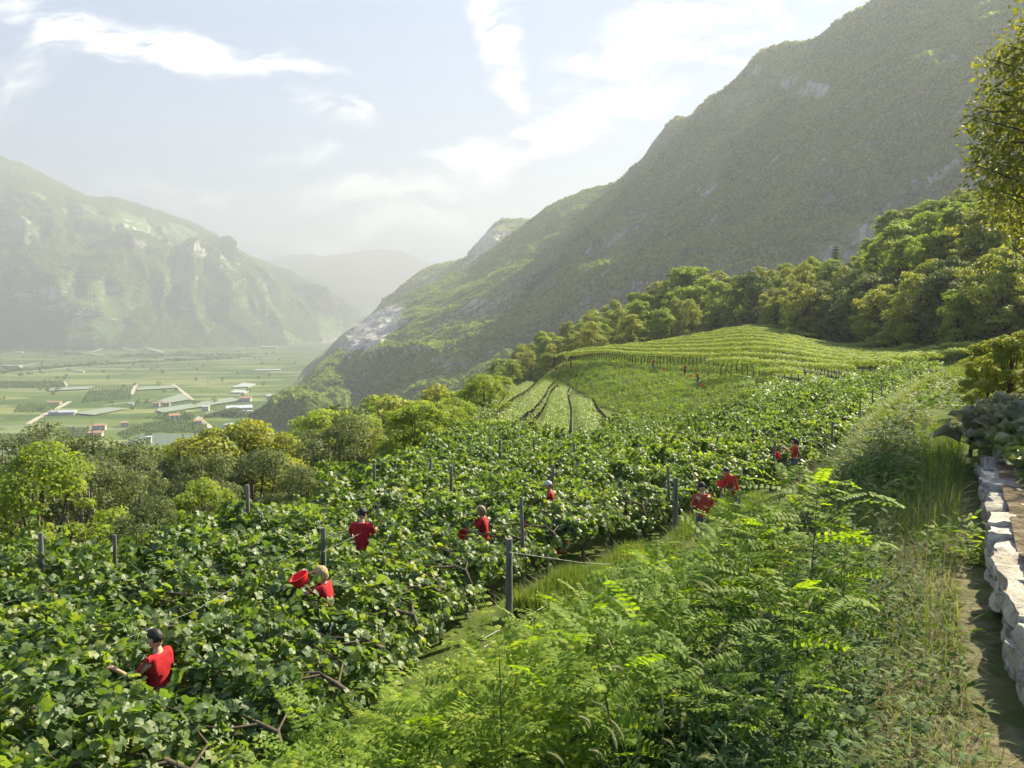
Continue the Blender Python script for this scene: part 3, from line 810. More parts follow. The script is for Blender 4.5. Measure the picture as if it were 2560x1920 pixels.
# where bare limestone shows on each mountain (soil cover is a property of the place)
def rock_left(px, py):
    r = .35 * blob(px, py, 20, 225, 30, 18) + .3 * blob(px, py, 130, 225, 60, 16, .2) + .3 * blob(px, py, 190, 245, 30, 14, .3) + .25 * blob(px, py, 230, 270, 30, 20, .5) \
        + .25 * blob(px, py, 60, 295, 60, 18, .1) + .25 * blob(px, py, 110, 310, 25, 25) + .3 * blob(px, py, 330, 340, 25, 8)
    return r * 1.7 - .04


def rock_right(px, py):
    r = .38 * blob(px, py, 800, 85, 55, 30, .3) + .35 * blob(px, py, 745, 115, 50, 20, .3) + .3 * blob(px, py, 830, 35, 60, 25) + .3 * blob(px, py, 700, 195, 26, 30) \
        + .3 * blob(px, py, 480, 290, 30, 40, .5) + .3 * blob(px, py, 440, 345, 30, 50, .4) + .25 * blob(px, py, 860, 240, 60, 50) + .25 * blob(px, py, 640, 230, 40, 60) \
        + .6 * blob(px, py, 374, 328, 52, 22, -.62) + .25 * blob(px, py, 700, 290, 60, 30) + .25 * blob(px, py, 940, 200, 50, 50) + .35 * blob(px, py, 448, 370, 5, 9)
    return r * 1.25 - .05 + .9 * blob(px, py, 374, 328, 50, 20, -.62)


LR = [(-420, 130, 5200), (-260, 125, 5200), (-120, 130, 5200), (-60, 141, 5300), (0, 157, 5400), (30, 167, 5450), (60, 183, 5500), (90, 198, 5500), (113, 197, 5600), (140, 205, 5700), (190, 222, 5900), (215, 234, 6000),
      (235, 248, 6100), (250, 257, 6200), (268, 263, 6400), (290, 273, 6600), (310, 282, 6800), (328, 300, 6900), (345, 318, 7000), (362, 338, 7100), (372, 349, 7200)]
LF = [(-5200, 1500), (-3800, 3000), (-2500, 3700), (-2000, 3800), (-1650, 4150), (-1300, 4550), (-1250, 5300), (-1200, 6000), (-1190, 6600), (-1250, 7300)]
loft('left_mountain', LR, LF, 520, 200, MOUNT_L, 'long wooded mountain wall on the left of the valley', .95, 150, 520, 10, 70, 2500, 21, rock_left, .07)
FR = [(250, 277, 8300), (278, 273, 8250), (300, 276, 8200), (324, 280, 8150), (343, 292, 8100), (366, 309, 8050), (372, 325, 8000), (380, 345, 7950)]
FF = [(-2700, 7500), (-2000, 7500), (-1650, 7400), (-1350, 7400), (-1150, 7500)]
loft('middle_mountain', FR, FF, 200, 80, MOUNT_L, 'hazy mountain shoulder behind the left wall', .9, 140, 500, 8, 80, 1500, 33)
RB = [(120, 262, 10000), (200, 264, 10000), (262, 264, 10000), (271, 260, 10000), (287, 255, 10000), (310, 254, 10000), (324, 257, 9950), (345, 253, 9950), (366, 250, 9900), (384, 249, 9900), (400, 251, 9900), (415, 257, 9900), (435, 265, 9900), (470, 285, 9900), (520, 310, 9900), (600, 330, 9900)]
BF = [(-7000, 8900), (-4500, 8900), (-2800, 8900), (-1500, 8900), (1000, 8900)]
loft('far_mountain', RB, BF, 220, 60, MOUNT_F, 'pale blue mountain closing the valley', .85, 260, 1100, 14, 200, 900, 41)
# ridge with cliff tower behind the right mountain
R2 = [(330, 352, 3300), (345, 338, 3200), (370, 318, 3150), (403, 294, 3100), (411, 279, 3080), (425, 269, 3050), (440, 264, 3040), (455, 261, 3020), (470, 257, 3000), (476, 244, 2980), (486, 232, 2960), (495, 223, 2950), (503, 219, 2950), (520, 219, 2950), (540, 221, 2950), (600, 215, 2950), (700, 200, 2950)]
F2 = [(-650, 2900), (-520, 2600), (-380, 2500), (-250, 2480), (-100, 2450), (0, 2420), (100, 2400), (500, 2400)]
loft('cliff_ridge', R2, F2, 300, 170, MOUNT_R, 'ridge ending in a pale limestone tower', 1.0, 45, 160, 5, 30, 900, 52,
     lambda px, py: .95 * blob(px, py, 492, 245, 32, 36) + .1 + .5 * blob(px, py, 430, 285, 30, 25), .18)
RR = [(252, 421, 1060), (259, 414, 1080), (280, 400, 1200), (296, 391, 1320), (312, 378, 1450), (320, 366, 1550), (333, 355, 1650), (342, 348, 1750), (345, 337, 1900), (352, 330, 2000), (370, 317, 2080), (385, 306, 2100), (403, 296, 2120),
      (430, 284, 2120), (444, 278, 2120), (468, 266, 2100), (490, 250, 2080), (509, 236, 2050), (532, 220, 2000), (546, 208, 1960), (565, 199, 1920), (583, 192, 1880), (616, 183, 1820), (634, 166, 1780), (648, 155, 1740), (658, 146, 1720), (662, 134, 1700), (667, 124, 1690), (676, 119, 1680), (690, 117, 1660),
      (708, 99, 1620), (725, 88, 1580), (741, 76, 1540), (750, 62, 1510), (759, 52, 1490), (778, 45, 1460), (790, 42, 1440), (805, 42, 1410), (820, 34, 1380), (838, 21, 1350), (870, 1, 1300), (905, -18, 1270), (950, -36, 1240), (1020, -60, 1210), (1100, -80, 1180), (1250, -95, 1150), (1450, -105, 1120)]
RF = [(-345, 1040), (-290, 960), (-230, 880), (-170, 800), (-90, 740), (0, 690), (100, 650), (200, 600), (300, 560), (420, 520), (560, 480), (760, 430), (1000, 380)]
loft('right_mountain', RR, RF, 620, 260, MOUNT_R, 'steep wooded mountain rising at the right in shade', 1.0, 88, 240, 5, 26, 1400, 63, rock_right, .04)

# mast on the far left ridge
mp_ = P(108, 197, 5560)
link('mast', MB().tube([(0, 0, -30), (0, 0, 60)], [3, 1.2], 5).mesh('mast', [M['wire']]), None, tuple(mp_))
tag(bpy.data.objects['mast'], 'thin mast standing on the hump of the left ridge', 'mast')

# ------------------------------------------------------------------ trees
def leaf_quad(l=1.0, w=.55, fold=.12):
    return np.array([(0, -w / 2, 0), (l * .45, 0, -fold), (0, w / 2, 0), (-l * .45, 0, -fold * .5)]) + 0, np.array([(0, 1, 2, 3)])


def make_tree(kind, seed, leaf, n_leaf, mat, bark='bark', airy=False):
    """unit tree: 10 m tall, origin at the foot; returns (trunk mesh, crown mesh)"""
    r = np.random.default_rng(seed)
    mb = MB()
    lobes = []      # (centre, radius)
    if kind == 'conifer':
        mb.tube([(0, 0, 0), (.05, .03, 5), (0, 0, 9.8)], [.22, .13, .03], 7)
        for k in range(15):
            z = 1.6 + k * .56
            L = 2.3 * (1 - z / 10.4) + .25
            nb = 7
            for q in range(nb):
                a = q / nb * 2 * math.pi + k * .7 + r.normal() * .15
                e = np.array((math.cos(a) * L, math.sin(a) * L, z - .25 * L))
                mb.tube([(0, 0, z), tuple((np.array((0, 0, z)) + e) / 2 + (0, 0, .06)), tuple(e)], [.045, .03, .01], 4, False)
                for m in np.linspace(.25, 1, 4):
                    lobes.append((np.array((0, 0, z)) * (1 - m) + e * m, .22 + .22 * L * (1.1 - m) * .8, .45))
    else:
        wid = {'broad': 4.1, 'tall': 2.7, 'thin': 3.0, 'bush': 4.6}[kind]
        z0 = {'broad': .9, 'tall': .8, 'thin': 4.2, 'bush': .3}[kind]
        lean = r.normal(size=2) * .25
        tr = [(0, 0, -1.2), (lean[0] * .3, lean[1] * .3, 2.4), (lean[0], lean[1], 5.2), (lean[0] * 1.3, lean[1] * 1.1, 8.3)]
        mb.tube(tr, [.26, .19, .12, .03], 8)
        if kind == 'thin':      # twin stem
            mb.tube([(.2, .1, 0), (.9, .3, 3), (1.2, .6, 6), (1.5, .5, 8.6)], [.16, .12, .08, .02], 6)
        nl = {'broad': 62, 'tall': 48, 'thin': 34, 'bush': 54}[kind]
        for k in range(nl):
            u = (k + .5) / nl
            z = z0 + (9.5 - z0) * u ** .85
            h = (z - z0) / (10 - z0)
            env = wid * (math.sin(math.pi * min(1, max(0.0, h * .80 + .20))) ** .5) * (.75 + .4 * r.random())
            if h > .9: env *= .6
            a = k * 2.4 + r.normal() * .35
            rr = env * math.sqrt(r.uniform(.25, 1.0)) * .82
            c = np.array((math.cos(a) * rr + lean[0] * h, math.sin(a) * rr * .95 + lean[1] * h, z + r.normal() * .2))
            rad = r.uniform(.35, 1.2) * (.8 if kind in ('thin', 'tall') else 1.0) * (1.15 if kind == 'bush' else 1)
            lobes.append((c, rad, .72))
            s = np.array((lean[0] * .6, lean[1] * .6, max(.6, z * .5 + .3)))
            m = (s + c) / 2 + np.array((0, 0, -.25 - .1 * rr)) + r.normal(size=3) * .12
            if k % (1 if kind == 'thin' else 2) == 0:
                mb.tube([s, m, c, c + (c - m) * .35], [.09, .06, .03, .008], 5, False)
    w = np.array([l[1] ** 2 for l in lobes]); w /= w.sum()
    idx = r.choice(len(lobes), n_leaf, p=w)
    C = np.array([l[0] for l in lobes])[idx]; R = np.array([l[1] for l in lobes])[idx]; sq = np.array([l[2] for l in lobes])[idx]
    d = unit(r.normal(size=(n_leaf, 3)))
    d[:, 2] = np.where(r.random(n_leaf) < .7, np.abs(d[:, 2]), d[:, 2])
    rad = R * (1 - .55 * r.random(n_leaf) ** 1.8) * (1 + .25 * vnoise(C[:, 0] * 3 + d[:, 0] * 2.2, C[:, 1] * 3 + d[:, 1] * 2.2, d[:, 2] * 2.2, seed))
    if airy:
        rad = R * r.random(n_leaf) ** .5 * 1.2
    pos = C + d * rad[:, None] * np.stack([np.ones(n_leaf), np.ones(n_leaf), sq], 1)
    nrm = d + r.normal(size=d.shape) * .65 + np.array((0, 0, .35))
    T, B, Nn = frames(nrm, r)
    tv, tf = leaf_quad()
    V, Fa = scatter(tv, tf, pos, T, B, Nn, leaf * (.6 + .8 * r.random(n_leaf)))
    return mb.mesh('trunk', [M[bark]], True), mk_mesh('crown', V, Fa, [mat])


PROTO = {}
for key, args in {
    'broad_far': ('broad', 1, .36, 9000, M['tree_a']), 'broad_far2': ('broad', 2, .36, 9000, M['tree_a']), 'broad_far3': ('bush', 3, .36, 9000, M['tree_b']),
    'tall_far': ('tall', 4, .32, 8000, M['tree_b']), 'tall_far2': ('tall', 5, .32, 7500, M['tree_a']), 'dark_far': ('broad', 6, .34, 8000, M['tree_c']),
    'conifer': ('conifer', 7, .20, 16000, M['tree_c']), 'pale_far': ('bush', 8, .33, 8500, M['tree_p']),
    'broad_near': ('broad', 9, .21, 34000, M['tree_b']), 'broad_near2': ('broad', 10, .19, 32000, M['tree_a']), 'bush_near': ('bush', 12, .20, 30000, M['tree_a']),
    'thin': ('thin', 13, .15, 15000, M['tree_p'], 'palebark', True), 'thin2': ('thin', 14, .15, 12000, M['tree_p'], 'palebark', True), 'pale_near': ('bush', 15, .18, 28000, M['tree_p']),
    'valley': ('bush', 16, .9, 900, M['tree_a']),
}.items():
    PROTO[key] = make_tree(*args)

SKY = np.array([(-300, 450), (0, 456), (25, 450), (45, 432), (60, 442), (90, 442), (105, 437), (120, 447), (150, 452), (178, 463), (190, 446), (215, 428), (240, 422), (262, 430), (285, 434), (300, 436), (315, 428), (330, 408), (345, 394), (360, 400), (380, 391), (400, 397), (430, 394), (455, 397), (465, 388), (490, 367), (510, 352), (535, 337), (560, 324), (585, 313), (610, 302), (640, 293), (655, 281), (690, 266), (705, 271), (740, 276), (765, 264), (790, 264), (815, 257), (835, 257), (850, 262), (870, 240), (888, 214), (905, 207), (930, 202), (955, 192), (985, 187), (1024, 180), (1100, 150), (1400, 120)], float)
tree_pts = []


def put_tree(kind, x, y, hgt, label, group, name='tree', z=None, wide=1.0):
    z = float(H(x, y)) - .2 if z is None else z
    s = hgt / 10.0
    sw = s * wide * random.uniform(1.0, 1.25)
    t = thing(name, label, 'tree', (x, y, z), random.uniform(0, 6.28), group, (sw, sw, s))
    tr, cr = PROTO[kind]
    link('trunk', tr, t); link('crown', cr, t)
    tree_pts.append((x, y))
    return t


def sky_tree(px, py, d, kind, label, group=None, wide=1.0, name='tree'):
    top = P(px, py, d)
    z = float(H(top[0], top[1]))
    h = (top[2] - z) * 1.04
    h = min(max(h, 3), 24)
    return put_tree(kind, top[0], top[1], h, label, group, name, None, wide)


GR_L = 'trees on the slope below the vineyard'
# named trees one can point at
sky_tree(48, 431, 56, 'thin2', 'airy tree with pointed top, leftmost to rise above the valley fields', GR_L, 1.0)
sky_tree(105, 437, 60, 'thin', 'airy pale tree with bare lower branches left of centre gap', GR_L, 1.0)
sky_tree(152, 452, 58, 'thin2', 'lower airy tree with visible pale twin stems', GR_L, 1.0)
sky_tree(128, 455, 50, 'thin', 'thin tree whose long bare trunks show below its crown', GR_L)
sky_tree(10, 462, 50, 'thin', 'airy tree at the left frame edge', GR_L)
sky_tree(75, 462, 47, 'thin2', 'shorter airy tree in front of the pointed one', GR_L)
sky_tree(232, 424, 58, 'broad_near', 'big round golden green oak standing above the vineyard edge', GR_L, 1.05)
sky_tree(200, 440, 62, 'broad_near2', 'broad tree on the left shoulder of the big golden oak', GR_L)
sky_tree(272, 436, 62, 'broad_near', 'golden green tree on the right shoulder of the big oak', GR_L)
sky_tree(300, 440, 72, 'pale_near', 'pale green tree right of the golden oaks', GR_L)
sky_tree(345, 394, 125, 'dark_far', 'tall dark tree topping the middle slope', GR_L, .8)
sky_tree(330, 412, 110, 'broad_near2', 'green tree just left of the tall dark one', GR_L)
sky_tree(385, 388, 135, 'broad_far', 'round tree crown right of the tall dark one', GR_L)
sky_tree(402, 397, 120, 'tall_far', 'light green upright tree on the middle slope', GR_L)
sky_tree(432, 393, 130, 'broad_far3', 'yellowish bushy tree on the middle slope', GR_L)
sky_tree(457, 396, 125, 'tall_far2', 'tree where the middle slope meets the wooded spur', GR_L)
GR_R = 'trees of the wood behind the vineyard'
sky_tree(836, 245, 222, 'conifer', 'single dark conifer poking from the skyline of the wood', GR_R, .95, 'conifer')
sky_tree(1012, 176, 178, 'conifer', 'dark conifer high at the right end of the wood', GR_R, 1.1, 'conifer')
for k, (px, py, d, kd) in enumerate([(480, 374, 300, 'broad_far'), (500, 360, 296, 'broad_far2'), (522, 346, 290, 'broad_far3'), (545, 332, 285, 'broad_far'), (568, 321, 282, 'tall_far'), (592, 311, 278, 'broad_far2'),
                                     (616, 302, 272, 'broad_far3'), (640, 293, 268, 'broad_far'), (657, 281, 262, 'tall_far'), (680, 269, 258, 'broad_far2'), (695, 267, 256, 'broad_far'), (715, 273, 254, 'broad_far3'), (738, 277, 250, 'broad_far2'),
                                     (762, 266, 248, 'tall_far'), (786, 264, 245, 'broad_far'), (812, 258, 238, 'broad_far2'), (856, 260, 230, 'broad_far3'), (872, 238, 222, 'tall_far'), (890, 213, 215, 'tall_far2'),
                                     (910, 206, 210, 'tall_far'), (932, 202, 204, 'broad_far2'), (958, 193, 198, 'broad_far3'), (985, 188, 190, 'broad_far'), (1030, 178, 180, 'broad_far2'), (1075, 165, 175, 'tall_far')]):
    words = ['round green', 'wide green', 'yellow bushy', 'slim upright', 'leafy']
    w = {'broad_far': 'round green', 'broad_far2': 'wide green', 'broad_far3': 'yellow bushy', 'tall_far': 'slim upright', 'tall_far2': 'narrow light green'}[kd]
    side = 'low left part' if px < 560 else ('rising middle part' if px < 700 else ('part above the vineyard crest' if px < 860 else 'highest part at right'))
    sky_tree(px, py, d, kd, f'{w} tree on the skyline of the wood, {side}', GR_R, 1.0)


def fill_trees(n, pxr, drange, mind, kinds, hr, label, group, tries=60):
    done = 0
    for _ in range(n * tries):
        if done >= n: break
        px = random.uniform(*pxr)
        d0, d1 = drange(px)
        d = random.uniform(d0, d1)
        a = (px - 512) / F
        x, y = a * d, d
        md = mind(d) if callable(mind) else mind
        if any((x - q[0]) ** 2 + (y - q[1]) ** 2 < md * md for q in tree_pts): continue
        z = float(H(x, y)); h = random.uniform(*hr)
        ppx, ppy = proj(x, y, z + h)
        lim = np.interp(ppx, SKY[:, 0], SKY[:, 1]) + random.uniform(1, 10)
        if ppy < lim:
            top = P(ppx, lim, d)
            h = top[2] - z
            if h < 3.2: continue
        kd = random.choice(kinds(px, d))
        put_tree(kd, x, y, h, label(px, d, kd), group)
        done += 1
    return done


KW = {'broad_far': 'round green', 'broad_far2': 'wide green', 'broad_far3': 'yellow bushy', 'tall_far': 'slim yellowish', 'tall_far2': 'narrow light green', 'dark_far': 'dark green', 'pale_far': 'pale bushy', 'conifer': 'dark conical',
      'broad_near': 'golden green round', 'broad_near2': 'green round', 'bush_near': 'low bushy', 'thin': 'airy pale stemmed', 'thin2': 'sparse pale stemmed', 'pale_near': 'pale green bushy'}
def wr(p):
    for lim, s in ((30, 'at the left frame edge'), (80, 'near the pointed airy tree'), (140, 'below the farmhouse'), (190, 'left of the big oak'), (240, 'in front of the big oak'), (290, 'at the right of the big oak'), (340, 'below the tall dark tree'), (390, 'right of the tall dark tree'),
                   (440, 'above the rim posts'), (490, 'where slope and spur meet'), (540, 'at the low left end'), (590, 'above the three far pickers'), (640, 'left of the knoll top'), (690, 'above the grassy knoll'), (740, 'left of the field crest'), (790, 'right of the field crest'),
                   (840, 'below the single conifer'), (890, 'right of the single conifer'), (940, 'above the bank end'), (985, 'above the brassicas')):
        if p < lim: return s
    return 'near the right frame edge'


def dw(d): return 'nearest' if d < 32 else ('second rank' if d < 45 else ('third rank' if d < 60 else 'farther down'))


# front edge of the wood just beyond the vines
fill_trees(60, (770, 1130), lambda p: (feat(p, 6) + 4, feat(p, 7) + 6), 4.6, lambda p, d: ['broad_far3', 'pale_far', 'dark_far', 'broad_far', 'tall_far2', 'broad_far3'], (7, 12),
           lambda p, d, k: f'{KW[k]} tree in the shaded front of the wood, {wr(p)}', GR_R)
fill_trees(80, (700, 1140), lambda p: (feat(p, 7) + 4, feat(p, 8) + 16), 6.3, lambda p, d: ['broad_far', 'broad_far2', 'broad_far3', 'tall_far', 'dark_far', 'tall_far2'], (9, 15),
           lambda p, d, k: f'{KW[k]} tree within the wood on the right hillside, {wr(p)}', GR_R)
fill_trees(60, (462, 720), lambda p: (feat(p, 7) - 10, feat(p, 8) + 5), 7.0, lambda p, d: ['broad_far', 'broad_far2', 'broad_far3', 'tall_far', 'tall_far2'], (9, 14),
           lambda p, d, k: f'{KW[k]} tree on the wooded spur, {wr(p)}', GR_R)
# slope below the vineyard, left
fill_trees(24, (-80, 190), lambda p: (feat(p, 5) + 3, feat(p, 6) + 22), 4.2, lambda p, d: ['thin', 'thin2', 'pale_near', 'bush_near', 'thin'], (8, 13),
           lambda p, d, k: f'{KW[k]} tree {wr(p)}, {dw(d)}', GR_L)
fill_trees(22, (-90, 300), lambda p: (feat(p, 4) + 1, feat(p, 5) + 3), 3.4, lambda p, d: ['bush_near', 'pale_near', 'bush_near'], (2.8, 4.6),
           lambda p, d, k: f'{KW[k]} shrub right behind the last vines, {wr(p)}', GR_L)
fill_trees(40, (180, 500), lambda p: (feat(p, 4) + 3, feat(p, 6) + 30), 5.0, lambda p, d: ['broad_near', 'broad_near2', 'pale_near', 'bush_near', 'broad_near2'], (7, 12),
           lambda p, d, k: f'{KW[k]} tree on the slope {wr(p)}, {dw(d)}', GR_L)
fill_trees(26, (280, 500), lambda p: (feat(p, 6) + 5, feat(p, 7) + 25), 6.5, lambda p, d: ['broad_far', 'broad_far2', 'broad_far3', 'pale_far', 'tall_far'], (8, 13),
           lambda p, d, k: f'{KW[k]} tree low on the middle slope, {wr(p)}', GR_L)
def understory(n, p0, p1, k0, k1, o1, hmax, sz, label, seed):
    r = np.random.default_rng(seed)
    px = r.uniform(p0, p1, n); u = r.random(n)
    d0 = np.interp(px, _tp, _ty[:, k0]) + 3; d1 = np.interp(px, _tp, _ty[:, k1]) + o1
    d = d0 + (d1 - d0) * u; x, y = (px - 512) / F * d, d
    z = H(x, y); hh = hmax * (.35 + .65 * r.random(n)) * (1 + .3 * vnoise(x * .2, y * .2, None, 3))
    per = 14; idx = np.repeat(np.arange(n), per); m = len(idx)
    dd = unit(r.normal(size=(m, 3)) + (0, 0, .3)) * (1.1 * r.random(m) ** .5)[:, None]
    pos = np.stack([x[idx], y[idx], z[idx] + hh[idx] * r.random(m)], 1) + dd
    T, B, Nn = frames(dd + r.normal(size=(m, 3)) * .5 + (0, 0, .5), r)
    tv, tf = leaf_quad(1, .6, .15)
    V, Fa = scatter(tv, tf, pos, T, B, Nn, sz * (.5 + r.random(m)))
    tag(link('undergrowth', mk_mesh('undergrowth', V, Fa, [M['tree_a']])), label, 'undergrowth', kind='stuff')


understory(6500, 700, 1140, 7, 8, 22, 6.0, .42, 'dense brush filling the wood on the right hillside', 51)
understory(4500, 462, 730, 7, 8, 10, 6.0, .42, 'dense brush filling the wooded spur', 52)
# trees dotted over the valley floor
def valley_trees():
    r = np.random.default_rng(3)
    P3 = []
    for k in range(140):
        y = r.uniform(760, 4200); px = r.uniform(-20, 350 if y > 1500 else 280)
        x = (px - 512) / F * y; n = 60; R_ = r.uniform(3, 6)
        d = unit(r.normal(size=(n, 3))) * R_ * (r.random(n) ** .4)[:, None]
        P3.append(d + (x, y, -120 + R_ * 1.0))
    pos = np.concatenate(P3); n = len(pos)
    T, B, Nn = frames(r.normal(size=(n, 3)) + (0, 0, .6), r)
    tv, tf = leaf_quad(1, .8)
    V, Fa = scatter(tv, tf, pos, T, B, Nn, 2.2 * (.5 + r.random(n)))
    tag(link('scrub', mk_mesh('scrub', V, Fa, [M['orchard']])), 'small trees dotted over the valley fields', 'trees', kind='stuff')


valley_trees()
# belts of scrub along highway, river and warehouses
def belt(name, pts, n, wid, sz, mat, label, jz=3.):
    g = np.array([G(*zc(*p)) for p in pts])
    s = np.concatenate(([0], np.cumsum(np.linalg.norm(np.diff(g, axis=0), axis=1)))); q = rng.random(n) * s[-1]
    q += 12 * np.sin(q / 17.)
    c = np.stack([np.interp(q, s, g[:, k]) for k in range(3)], 1)
    c[:, 0] += rng.normal(size=n) * wid * .4; c[:, 1] += rng.normal(size=n) * wid; c[:, 2] += rng.random(n) * jz * (1 + .8 * vnoise(q / 25, q * 0, None, 5))
    T, B, Nn = frames(rng.normal(size=(n, 3)) + (0, 0, .6))
    tv, tf = leaf_quad(1, .8)
    V, Fa = scatter(tv, tf, c, T, B, Nn, sz * (.5 + rng.random(n)))
    tag(link(name, mk_mesh(name, V, Fa, [mat])), label, 'scrub', kind='stuff')
belt('scrub', [(-200, 375), (300, 328), (650, 300), (960, 282), (1400, 262), (1900, 240)], 5200, 9, 5, M['orchard'], 'belt of scrub along the valley highway', 7)
belt('scrub', [(950, 235), (1100, 225), (1250, 232), (1420, 215), (1700, 232), (1950, 228)], 2600, 22, 7, M['orchard'], 'scrub at the foot of the far slope', 10)
belt('scrub', [(1600, 700), (1700, 700), (1800, 690), (1900, 700), (2040, 705)], 2600, 7, 2.2, M['orchard'], 'trees along the road by the warehouses', 8)
belt('scrub', [(1180, 700), (1290, 720), (1340, 690), (1440, 690), (1530, 740)], 900, 4, 2.0, M['orchard'], 'scrub around the big white house', 6)
belt('scrub', [(-100, 205), (150, 180), (400, 195), (560, 215), (640, 205)], 1600, 30, 8, M['orchard'], 'scrub fringe under the left mountain', 8)


def slope_wood(surf, n, sz, label, seed, thr=.42, mat='mwood', fs=45., per=4):
    r = np.random.default_rng(seed)
    X, Y, Z, K = SURF[surf]
    nu, nv = X.shape
    u = r.random(n) * (nu - 1.01); v = r.random(n) * (nv - 1.01)
    i, j = u.astype(int), v.astype(int); fu, fv = u - i, v - j
    def bl(A): return A[i, j] * (1 - fu) * (1 - fv) + A[i + 1, j] * fu * (1 - fv) + A[i, j + 1] * (1 - fu) * fv + A[i + 1, j + 1] * fu * fv
    x, y, z, k = bl(X), bl(Y), bl(Z), bl(K)
    px, py = proj(x, y, z)
    ok = (px > -60) & (px < 1130) & (py > -60) & (py < 470)
    # density follows the true area and leaves the bare rock open
    e1 = np.stack([X[i + 1, j] - X[i, j], Y[i + 1, j] - Y[i, j], Z[i + 1, j] - Z[i, j]], 1); e2 = np.stack([X[i, j + 1] - X[i, j], Y[i, j + 1] - Y[i, j], Z[i, j + 1] - Z[i, j]], 1)
    nn = np.cross(e1, e2); ar = np.linalg.norm(nn, axis=1); nn = unit(nn); nn = nn * np.sign(nn[:, 2:3])
    ok &= r.random(n) < ar / np.percentile(ar, 90)
    ok &= (k + .5 * fbm(x / fs, y / fs, z / (fs * 2.6), oct=5, seed=3, gain=.6) + .55 * (.55 - nn[:, 2])) < thr
    x, y, z, nn = x[ok], y[ok], z[ok], nn[ok]
    m = len(x)
    idx = np.repeat(np.arange(m), per); mm = len(idx)
    s = sz * r.uniform(.5, 1.3, m)[idx]
    d = unit(r.normal(size=(mm, 3)) + (0, 0, .5))
    pos = np.stack([x, y, z], 1)[idx] + d * (s * .35)[:, None] + np.stack([0 * s, 0 * s, s * .35], 1)
    T, B, Nn = frames(d + r.normal(size=d.shape) * .4 + (0, 0, .3), r)
    tv, tf = leaf_quad(1, .85, .2)
    V, Fa = scatter(tv, tf, pos, T, B, Nn, s * .75)
    print('slope wood', surf, m)
    tag(link('mountain_wood', mk_mesh('mountain_wood', V, Fa, [M[mat]])), label, 'wood', kind='stuff')


slope_wood('right_mountain', 420000, 6.5, 'woods covering the steep shaded mountain', 5)
slope_wood('left_mountain', 420000, 13, 'woods and scrub covering the left valley side', 15, .22, 'lwood', 260., 3)
slope_wood('middle_mountain', 60000, 22, 'woods on the hazy middle shoulder', 16, .5, 'lwood', 300., 3)
slope_wood('cliff_ridge', 90000, 8.0, 'woods along the ridge below the limestone tower', 6)


def orchard(quad, nrow, label, sz=2.0, h=3.2, per=1.6, rowmat='orchard'):
    a, b, c, d = [G(*zc(*p)) for p in quad]      # rows run from a-b side to d-c side
    pos = []
    for k in range(nrow):
        u = (k + .5) / nrow
        p0, p1 = a * (1 - u) + b * u, d * (1 - u) + c * u
        L = np.linalg.norm(p1 - p0); n = int(L * per)
        q = rng.random(n)
        pp = p0 + (p1 - p0) * q[:, None] + rng.normal(size=(n, 3)) * (.5, .5, 0)
        pp[:, 2] += rng.random(n) * h
        pos.append(pp)
    pos = np.concatenate(pos); n = len(pos)
    T, B, Nn = frames(rng.normal(size=(n, 3)) + (0, 0, .5))
    tv, tf = leaf_quad(1, .8)
    V, Fa = scatter(tv, tf, pos, T, B, Nn, sz * (.6 + .6 * rng.random(n)))
    tag(link('orchard', mk_mesh('orchard', V, Fa, [M[rowmat]])), label, 'orchard', kind='stuff')


orchard([(-40, 850), (320, 850), (330, 935), (-40, 925)], 26, 'orchard rows at the left behind the airy trees')
orchard([(470, 800), (700, 795), (700, 900), (520, 905)], 14, 'orchard rows in front of the farmhouse')
orchard([(930, 840), (1100, 775), (1150, 820), (985, 885)], 12, 'narrow vineyard strips right of the small white house')
orchard([(1100, 775), (1480, 700), (1560, 830), (1130, 828)], 24, 'striped vineyard below the big white house', 1.9)
orchard([(1480, 715), (1640, 770), (1620, 835), (1560, 830)], 9, 'last striped rows before the curving road', 1.9)
orchard([(0, 425), (500, 425), (500, 470), (0, 475)], 40, 'far orchard rows at the left beyond the dark fields', 2.6)
orchard([(700, 500), (1040, 480), (1040, 560), (640, 590)], 14, 'dark orchard rows left of the short track', 2.6)
orchard([(150, 610), (470, 610), (380, 670), (100, 670)], 12, 'dark orchard beside the long orange shed', 2.2)

# ------------------------------------------------------------------ grape vines
def grape_leaf():
    ang = [-90, -55, -20, 10, 45, 90, 135, 170, 200, 235]
    rad = [.25, .92, .80, .98, .80, 1.08, .80, .98, .80, .92]
    v = [(0, 0, .0)]
    for a, r_ in zip(ang, rad):
        a = math.radians(a)
        x, y = r_ * math.cos(a), r_ * math.sin(a)
        v.append((x, y, -.22 * r_ * r_ + .16 * abs(x)))
    f = [(0, i, i % 10 + 1) for i in range(1, 11)]
    return np.array(v), np.array(f)


